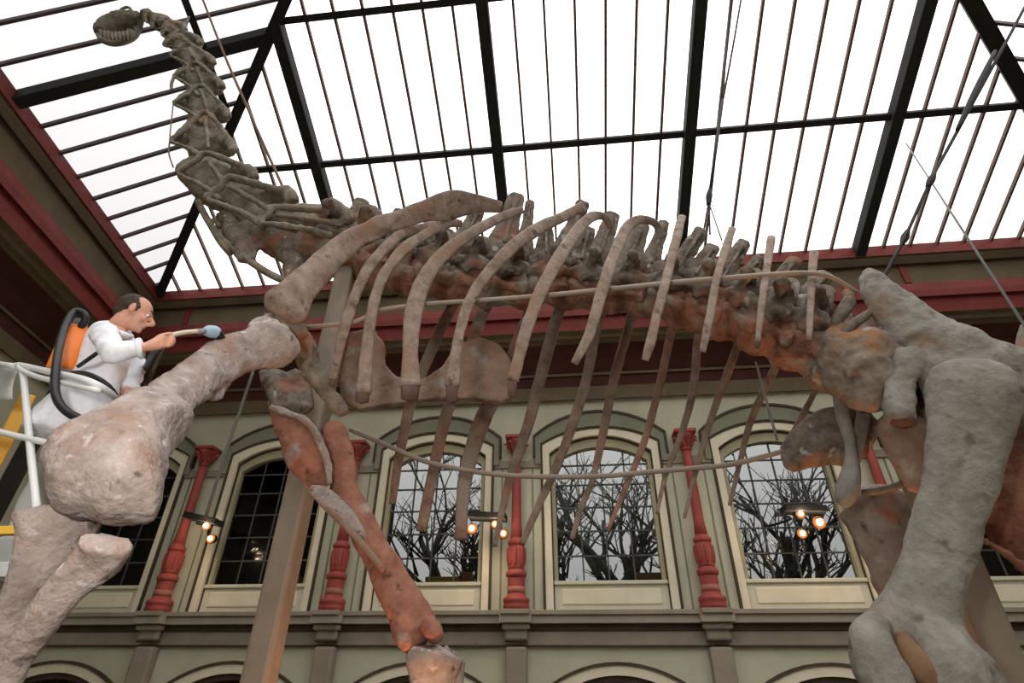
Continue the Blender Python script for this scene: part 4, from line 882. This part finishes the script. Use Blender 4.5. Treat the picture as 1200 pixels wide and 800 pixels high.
# ================================================================== LAMPS on the wall columns
def lamp(name, x, y, Y, bulbs, w_, h_, tilt, label, arm):
    c = P(x, y, Y); s = mpp(c)
    T = thing('spotlight_cluster', c, label, 'lamp', 'halogen spotlight clusters on the columns')
    hw = w_ * s / 2
    mb = MB(); mb.beam(c + Vector((-hw, -.05, tilt)), c + Vector((hw, -.05, -tilt)), .42, .14)
    obj('shade', mb, 'black', T, False, .01)
    obj('bracket', MB().tube([c + Vector((arm, .05, -.06)), c + Vector((arm * .3, .3, -.1)), Vector((c.x + arm, D - .05, c.z - .18))], .03, 6), 'black', T)
    for bx, by, r in bulbs:
        q = P(bx, by, Y - .15); 
        ho = obj('housing', MB().tube([q + Vector((0, .20, .05)), q + Vector((0, .12, .02)), q + Vector((0, .015, 0))], [.05, .10, .12], 10), 'black', T)
        obj('bulb', MB().ell(q + Vector((0, -.03, 0)), r * .72), 'bulb', ho)
        obj('bulb_halo', MB().tube([q + Vector((0, .012, 0)), q + Vector((0, 0, 0))], [r * .6, r * 1.25], 14, 1), 'glow', ho)  # glowing disc added for the orange halo round each bulb
        li = bpy.data.lights.new('spot', 'POINT'); li.energy = 25; li.color = (1, .75, .5); li.shadow_soft_size = .08
        lo = bpy.data.objects.new('bulb_light', li); COL.objects.link(lo); lo.parent = T; lo.location = q - c + Vector((0, -.12, 0))
    return T
lamp('l', 240, 609, 13.3, [(242, 616, .09), (247, 631, .085)], 42, 10, .10, 'black spotlight bar with two glowing bulbs on the left column', -.25)
lamp('l', 572, 606, 13.3, [(553, 619, .10), (580, 614, .075), (590, 625, .08)], 44, 10, .03, 'black spotlight bar with three glowing bulbs left of the centre column', .35)
lamp('l', 940, 598, 13.3, [(938, 602, .08), (960, 612, .11), (940, 625, .085)], 46, 14, .02, 'black spotlight bar with three glowing bulbs before the fourth window', -.6)

# warm floor spotlights under the hips and beside the front post (below the picture)
def floor_spot(loc, aim, en, label):
    T = thing('floor_spotlight', loc, label, 'lamp', 'warm floor spotlights under the skeleton')
    l = Vector(loc); d = (Vector(aim) - l).normalized(); c = l + Vector((0, 0, .28))
    obj('stand', MB().tube([l, c], .025, 8), 'black', T); obj('foot_plate', MB().lathe(l.x, l.y, [(.14, l.z), (.14, l.z + .02), (.03, l.z + .03)]), 'black', T)
    obj('housing', MB().tube([c - d * .14, c - d * .06, c + d * .10], [.05, .10, .12], 12), 'black', T)
    obj('bulb', MB().ell(c + d * .08, .05), 'bulb', T)
    li = bpy.data.lights.new('floor_spot', 'SPOT'); li.energy = en; li.color = (1, .42, .16); li.spot_size = R(75); li.spot_blend = .6; li.shadow_soft_size = .06
    lo = bpy.data.objects.new('spot_light', li); COL.objects.link(lo); lo.parent = T; lo.location = c + d * .16 - l; lo.rotation_euler = d.to_track_quat('-Z', 'Y').to_euler()
floor_spot((-.6, 4.1, .12), P(325, 760, 4.3), 170, 'black floor spotlight aimed at the front post')
floor_spot((2.35, 4.75, .12), P(1180, 600, 4.25), 210, 'black floor spotlight aimed up at the hips')

# ================================================================== TREES outside the windows
def tree(x, y, h, seed, label):
    rnd = random.Random(seed)
    T = thing('bare_tree', (x, y, 0), label, 'tree', 'bare winter trees outside the windows')
    trunk = MB(); br = MB()
    def grow(p, d, l, r, lev):
        q = p + d * l * .5 + Vector((rnd.uniform(-.06, .06), rnd.uniform(-.06, .06), 0)) * l; e = q + (d + Vector((rnd.uniform(-.2, .2), rnd.uniform(-.2, .2), .05))).normalized() * l * .5
        (trunk if lev == 0 else br).tube([p, q, e], [r, r * .85, r * .68], 6 if lev < 2 else 4, 2 if lev < 3 else 1)
        if lev >= 5: return
        for k in range(3 if lev else 4):
            a = rnd.uniform(0, 6.28); t = rnd.uniform(.45, 1.0); sp_ = rnd.uniform(.45, 1.0)
            nd = (d + Vector((math.cos(a), math.sin(a), rnd.uniform(-.1, .35))) * sp_).normalized()
            grow(p + (e - p) * t, nd, l * rnd.uniform(.55, .8), r * .555, lev + 1)
    grow(Vector((x, y, 0)), Vector((rnd.uniform(-.1, .1), 0, 1)), h * .42, h * .030, 0)
    obj('trunk', trunk, 'bark', T); obj('branches', br, 'bark', T)
tree(-2.9, 19.5, 9, 3, 'bare winter tree outside the middle left window')
tree(1.0, 20.5, 10, 11, 'bare winter tree with a straight trunk outside the middle right window')
tree(2.3, 23, 11, 21, 'slender bare tree further back outside the middle right window')
tree(5.6, 19, 9, 31, 'bare winter tree outside the window with the three-bulb lamp')
tree(7.6, 22, 11, 41, 'bare winter tree outside at far right')
tree(-4.6, 22.5, 10, 51, 'bare tree beyond the middle left window near the pillar')
struct('ground_outside', MB().box(-30, 40, 16, 60, -.3, -.2), 'bark').name = 'floor_outside'
# boxes on the window sills
for x, y, w_, h_, dx, mt, lb in ((478, 668, 16, 10, 0, 'wood', 'small brown wooden box on the sill of the middle left window'), (520, 672, 44, 7, 0, 'yellow', 'low ochre board lying on the sill of the middle left window'), (546, 668, 16, 11, 0, 'wood', 'taller brown box at the right end of the middle left sill'), (765, 676, 38, 9, 0, 'wood', 'brown wooden block on the sill of the middle right window'), (350, 673, 18, 8, 0, 'wood', 'brown box on the sill of the dark window behind the post')):
    c = P(x, 682, D + .34); s = mpp(c); zt = zz(1.565)
    tag(obj('sill_box', MB().box(c.x - w_ * s / 2, c.x + w_ * s / 2, D + .29, D + .39, zt, zt + h_ * s * 1.1), mt, None, False, .01), lb, 'box', 'boxes on the window sills')
#PART3
# ================================================================== MAN ON THE LIFT
YM = 2.5
foot = P(157, 349, YM) + Vector((-.06, 0, -1.78))
MAN = thing('person', foot, 'man in white lab coat with backpack vacuum brushing the near humerus', 'person')
Hc = P(157, 367, YM)
f_ = Vector((.80, .56, -.13)).normalized(); s_ = Vector((0, 0, 1)).cross(f_).normalized(); u_ = f_.cross(s_)
def hp(a, b_, c): return Hc + f_ * a + s_ * b_ + u_ * c
mb = MB()
mb.ell(hp(-.008, 0, .032), f_ * .096, s_ * .074, u_ * .088, 14, 10)          # cranium
mb.ell(hp(.030, 0, -.030), f_ * .060, s_ * .060, u_ * .078, 12, 9)            # face
mb.ell(hp(.040, 0, -.085), f_ * .046, s_ * .042, u_ * .030, 10, 7)            # jaw
mb.ell(hp(.074, 0, -.098), f_ * .018, s_ * .022, u_ * .018, 8, 6)             # chin
mb.ell(hp(.085, 0, .022), f_ * .014, s_ * .048, u_ * .012, 8, 6)              # brow
mb.tube([hp(.090, 0, .014), hp(.107, 0, -.010), hp(.119, 0, -.029), hp(.098, 0, -.042)], [.009, .013, .017, .012], 8, 3)   # nose
mb.ell(hp(.088, 0, -.058), f_ * .012, s_ * .024, u_ * .007, 8, 6); mb.ell(hp(.085, 0, -.072), f_ * .012, s_ * .022, u_ * .008, 8, 6)  # lips
for sg in (-1, 1):
    mb.ell(hp(-.004, sg * .074, -.006), f_ * .020, s_ * .010, u_ * .034, 8, 6)  # ears
    mb.ell(hp(.062, sg * .038, -.03), f_ * .025, s_ * .022, u_ * .024, 8, 6)
sh = P(133, 389, YM)
mb.tube([hp(-.02, 0, -.03), hp(-.03, 0, -.10), sh + Vector((0, 0, .01)), sh + Vector((-.02, 0, -.10))], [.058, .056, .066, .12], 12, 3)
# trunk, arms and legs below the clothes
bone_into(mb, [(131, 394, YM, 36, 1.5), (122, 420, YM, 40, 1.2), (108, 455, YM, 44, 1.2), (94, 486, YM, 46, 1.2)], n=12)
RS, RE, RW = (122, 391, 2.32), (132, 413, 2.12), (170, 407, 2.2)
LS2, LE, LW = (140, 396, 2.68), (158, 428, 2.74), (148, 462, 2.62)
for a, b_, c in ((RS, RE, RW), (LS2, LE, LW)):
    bone_into(mb, [(*a, 18), ((a[0] + b_[0]) / 2, (a[1] + b_[1]) / 2, (a[2] + b_[2]) / 2, 15), (*b_, 13), ((b_[0] + c[0]) / 2, (b_[1] + c[1]) / 2, (b_[2] + c[2]) / 2, 13), (*c, 9)], n=10)
for yy, dx in ((2.41, 0), (2.60, 6)):
    bone_into(mb, [(88 + dx, 486, yy, 24), (62 + dx, 545, yy, 20), (48 + dx, 575, yy, 17), (20 + dx, 635, yy, 15), (-6 + dx, 692, yy, 11)], n=10)
# right hand: palm, four fingers closed on the wand, thumb along it
bone_into(mb, [(168, 407, 2.2, 10, .8), (176, 405, 2.22, 13, .7), (186, 402, 2.25, 16, .55), (193, 400, 2.27, 15, .5)], n=10)
for k, (dy, l) in enumerate(((-5, 0), (-1.5, 1), (2, .5), (5, -1))):
    bone_into(mb, [(190, 401 + dy, 2.26, 4.4), (198 + l, 400 + dy, 2.25, 4.4), (203 + l, 399 + dy * .9, 2.28, 4.2), (202 + l, 400 + dy * .8, 2.32, 4.0), (196 + l, 401 + dy * .8, 2.335, 3.6)], n=8, m=3)
bone_into(mb, [(180, 400, 2.23, 6), (187, 394, 2.24, 5.4), (195, 391.5, 2.27, 4.8), (202, 390.5, 2.30, 4)], n=8, m=3)
# left hand on the rail
bone_into(mb, [(148, 461, 2.62, 10, .8), (146.5, 466, 2.61, 12, .7), (145.5, 471, 2.60, 12, .6)], n=10)
for k in range(4):
    x = 140.5 + 3.4 * k; bone_into(mb, [(x + 1, 470, 2.59, 3.8), (x, 474.5, 2.575, 3.6), (x, 477, 2.59, 3.4), (x, 475.5, 2.615, 3)], n=8, m=3)
bone_into(mb, [(142, 466, 2.6, 4.6), (138.5, 470, 2.585, 4.2), (137, 473.5, 2.58, 3.4)], n=8, m=3)
body = obj('body', remesh(mb, .0058, 2), 'skin', MAN)
for sg in (-1, 1):
    e = obj('eye', MB().ell(hp(.0775, sg * .030, .002), .0105), 'white', body); obj('iris', MB().ell(hp(.0860, sg * .031, .002), .0045), 'hair', body)
    obj('eyebrow', MB().tube([hp(.094, sg * .014, .027), hp(.094, sg * .034, .032), hp(.080, sg * .054, .024)], [.004, .005, .003], 6), 'hair', body)
hm = MB()
hm.ell(hp(-.030, 0, .036), f_ * .082, s_ * .079, u_ * .088, 14, 10); hm.ell(hp(-.062, 0, -.012), f_ * .042, s_ * .060, u_ * .060, 10, 8)
for sg in (-1, 1): hm.ell(hp(.010, sg * .066, .020), f_ * .020, s_ * .012, u_ * .040, 8, 6)
obj('hair', remesh(hm, .008, 1, .006, 40), 'hair', MAN)
# coat
mb = MB()
bone_into(mb, [(140, 387, YM, 26, 1.1), (134, 391, YM, 42, 1.6), (127, 402, YM, 50, 1.5), (118, 426, YM, 52, 1.2), (108, 448, YM, 58, 1.15), (98, 472, YM, 70, 1.1), (88, 494, YM, 84, 1.15), (80, 510, YM, 90, 1.1), (77, 515, YM, 88, 1.1)], n=18, m=5, amp=.022, freq=7)
for a, b_, c in ((RS, RE, (165, 408, 2.19)), (LS2, LE, (150, 457, 2.64))):
    bone_into(mb, [(a[0] - 1, a[1] - 1, a[2] + (.05 if a[2] < YM else -.05), 24), (*a, 29), ((a[0] + b_[0]) / 2, (a[1] + b_[1]) / 2, (a[2] + b_[2]) / 2, 27), (b_[0], b_[1], b_[2], 25), ((b_[0] + c[0]) / 2, (b_[1] + c[1]) / 2, (b_[2] + c[2]) / 2, 23), (*c, 19)], n=14, m=5, amp=.014, freq=16, cap=0)
coat = obj('lab_coat', remesh(mb, .009, 2), 'coat', MAN)
obj('collar', MB().tube([P(128, 385, 2.40), P(140, 391, 2.38), P(151, 394, 2.46), P(152, 393, 2.56), P(140, 386, 2.64)], [.018, .022, .018, .018, .018], 8), 'coat', coat)
obj('cuff', MB().tube([P(162, 408.5, 2.19), P(166.5, 407.8, 2.195)], .056, 14), 'coat', coat)
obj('strap', MB().tube([P(92, 429, 2.26), P(102, 422, 2.20), P(113, 414, 2.17)], .011, 8), 'rubber', coat)
obj('belt', MB().tube([P(84, 437, 2.28), P(98, 437, 2.20), P(114, 443, 2.17), P(128, 453, 2.2), P(136, 464, 2.28)], .013, 8), 'rubber', coat)
mb = MB()
bone_into(mb, [(98, 476, YM, 46, 1.2), (84, 500, YM, 48, 1.3), (74, 520, YM, 46, 1.3)], n=14)
for yy, dx in ((2.41, -2), (2.60, 6)):
    bone_into(mb, [(84 + dx, 500, yy, 34), (62 + dx, 545, yy, 31), (46 + dx, 578, yy, 28), (20 + dx, 635, yy, 27), (0 + dx, 680, yy, 27)], n=14, m=5, amp=.014, freq=12, cap=0)
obj('trousers', remesh(mb, .011, 2), 'trouser', MAN)
for yy, dx in ((2.41, 0), (2.60, 6)):
    a = P(-8 + dx, 694, yy); zf = foot.z
    obj('shoe', MB().tube([Vector((a.x - .07, yy, zf + .055)), Vector((a.x, yy, zf + .06)), Vector((a.x + .12, yy, zf + .045)), Vector((a.x + .19, yy, zf + .035))], [.045, .052, .046, .03], 10), 'shoe', MAN)

VAC = thing('backpack_vacuum', P(78, 437, 2.36), 'orange backpack vacuum with black hose on the man\'s back', 'vacuum')
obj('tank', remesh(bone([(91, 385, 2.40, 17, 1.3), (89, 390, 2.40, 24, 1.3), (82, 408, 2.38, 28, 1.2), (73, 430, 2.36, 29, 1.2), (71, 436, 2.36, 27, 1.2)], n=16, m=4, box=.7), .008, 1), 'orange', VAC)
obj('cap', bone([(93, 378, 2.40, 15, 1.2), (91, 386, 2.40, 20, 1.2), (90, 389, 2.40, 21, 1.2)], n=14, box=.5), 'rubber', VAC)
obj('base', bone([(72, 434, 2.36, 26, 1.2), (69, 441, 2.36, 25, 1.2)], n=14, box=.5), 'grey', VAC)
hs = [(94, 384, 2.36), (100, 374, 2.34), (96, 366, 2.32), (86, 366, 2.30), (77, 381, 2.26), (70, 404, 2.20), (65, 434, 2.14), (65, 460, 2.12), (73, 477, 2.12), (90, 489, 2.14), (112, 494, 2.18), (134, 492, 2.4), (152, 480, 2.8), (163, 458, 2.9), (174, 434, 2.8), (184, 413, 2.5), (192, 403, 2.32)]
obj('hose', MB().tube([P(*q) for q in hs], [.020] * 11 + [.024, .034, .040, .038, .032, .022], 10, 6), 'rubber', VAC)
WD = thing('dusting_brush', P(190, 398, 2.30), 'cream wand with pale blue round brush in the man\'s right hand', 'brush')
obj('wand', MB().tube([P(184, 399, 2.295), P(200, 393, 2.31), P(216, 389.5, 2.40), P(232, 388, 2.48)], [.013, .014, .014, .013], 10), 'wand', WD)
obj('ferrule', MB().tube([P(230, 388, 2.47), P(240, 388, 2.53)], .016, 10), 'grey', WD)
obj('brush_head', bone([(239, 388, 2.53, 9), (244, 388, 2.55, 14), (251, 389, 2.58, 15), (256, 391, 2.60, 12)], n=12), 'blue', WD)
obj('bristles', bone([(254, 390, 2.60, 13), (258, 394, 2.63, 11), (261, 397, 2.66, 7)], n=10, amp=.01, freq=60), 'rubber', WD)

# --- lift -----------------------------------------------------------
LF = thing('boom_lift', (-4.6, 4.2, 0), 'white-railed working platform of a yellow boom lift carrying the man', 'lift')
def rail(pts, r=.014): return obj('rail', MB().tube([P(*q) for q in pts], r, 8), 'white', LF)
rail([(18, 429, 2.36), (24, 428, 2.36), (60, 436, 2.24), (92, 443, 2.12), (112, 450, 2.10), (128, 460, 2.2), (138, 468, 2.34)], .017)
rail([(22, 432, 2.34), (40, 440, 2.28), (62, 446, 2.2), (104, 455, 2.1), (116, 458, 2.12)], .014)
rail([(22, 430, 2.35), (27, 440, 2.33), (31, 478, 2.28), (34.5, 514, 2.24), (43.5, 602, 2.14)], .0165)
rail([(-40, 497, 2.3), (0, 506, 2.26), (34, 514, 2.23), (62, 520, 2.2)], .0155)
rail([(18, 429, 2.36), (-20, 424, 2.6), (-60, 420, 2.9)], .017)
obj('knob', MB().ell(P(43.5, 601, 2.13), .022), 'white', LF)
zf = foot.z
obj('platform', MB().box(-3.75, -2.52, 2.1, 2.66, zf - .09, zf), 'grey', LF, False, .01)
obj('toe_board', MB().box(-3.75, -2.52, 2.07, 2.10, zf - .09, zf + .13), 'grey', LF, False, .005)
obj('control_box', MB().box(*sorted((P(-8, 650, 2.0).x, P(22, 650, 2.0).x)), 1.98, 2.12, P(10, 680, 2.0).z, P(10, 628, 2.0).z), 'grey', LF, False, .015)
obj('control_panel', MB().box(*sorted((P(-6, 665, 1.97).x, P(20, 665, 1.97).x)), 1.965, 1.98, P(10, 676, 1.97).z, P(10, 658, 1.97).z), 'sheet', LF, False, .004)
obj('warning_strip', MB().box(*sorted((P(-8, 620, 2.02).x, P(24, 620, 2.02).x)), 2.0, 2.06, P(10, 627, 2.02).z, P(10, 617, 2.02).z), 'yellow', LF, False, .004)
obj('boom', MB().beam(P(34, 462, 2.75), P(-140, 800, 3.1), .075, .10), 'yellow', LF, False, .008)
obj('boom', MB().beam(P(70, 455, 3.0), P(-60, 700, 3.2), .10, .12), 'black', LF, False, .008)
obj('mast', MB().beam(P(-140, 800, 3.1), Vector((-4.6, 4.2, .5)), .16, .2), 'yellow', LF, False, .02)
obj('arm', MB().beam(Vector((-3.1, 2.6, zf - .1)), P(-140, 800, 3.1), .12, .14), 'grey', LF, False, .02)
obj('chassis', MB().box(-5.5, -3.9, 3.6, 4.8, .2, .75), 'yellow', LF, False, .05)
for dx in (-5.3, -4.1):
    for y in (3.55, 4.85): obj('wheel', MB().tube([(dx, y - .09, .27), (dx, y + .09, .27)], .27, 18), 'rubber', LF, False)
# grey plastic sheet hung over the outer rail
mb = MB(); nu, nv = 10, 8; g = []
for j in range(nv + 1):
    for i in range(nu + 1):
        u, v = i / nu, j / nv
        p = P(-50 + 72 * u - 16 * v * (1 - u) - 4 * v, 428 + 60 * v * (1 - .35 * u), 2.42 - .06 * v + .35 * (1 - u)); p += Vector((.0, .02 * math.sin(9 * u + 3 * v), .012 * math.sin(12 * u)))
        g.append(p)
f = [(j * (nu + 1) + i, j * (nu + 1) + i + 1, (j + 1) * (nu + 1) + i + 1, (j + 1) * (nu + 1) + i) for j in range(nv) for i in range(nu)]
mb.add(g, f)
so = tag(obj('plastic_sheet', mb, 'sheet'), 'crumpled grey plastic sheet hung over the lift rail at far left', 'sheet')
sm = so.modifiers.new('solid', 'SOLIDIFY'); sm.thickness = .004
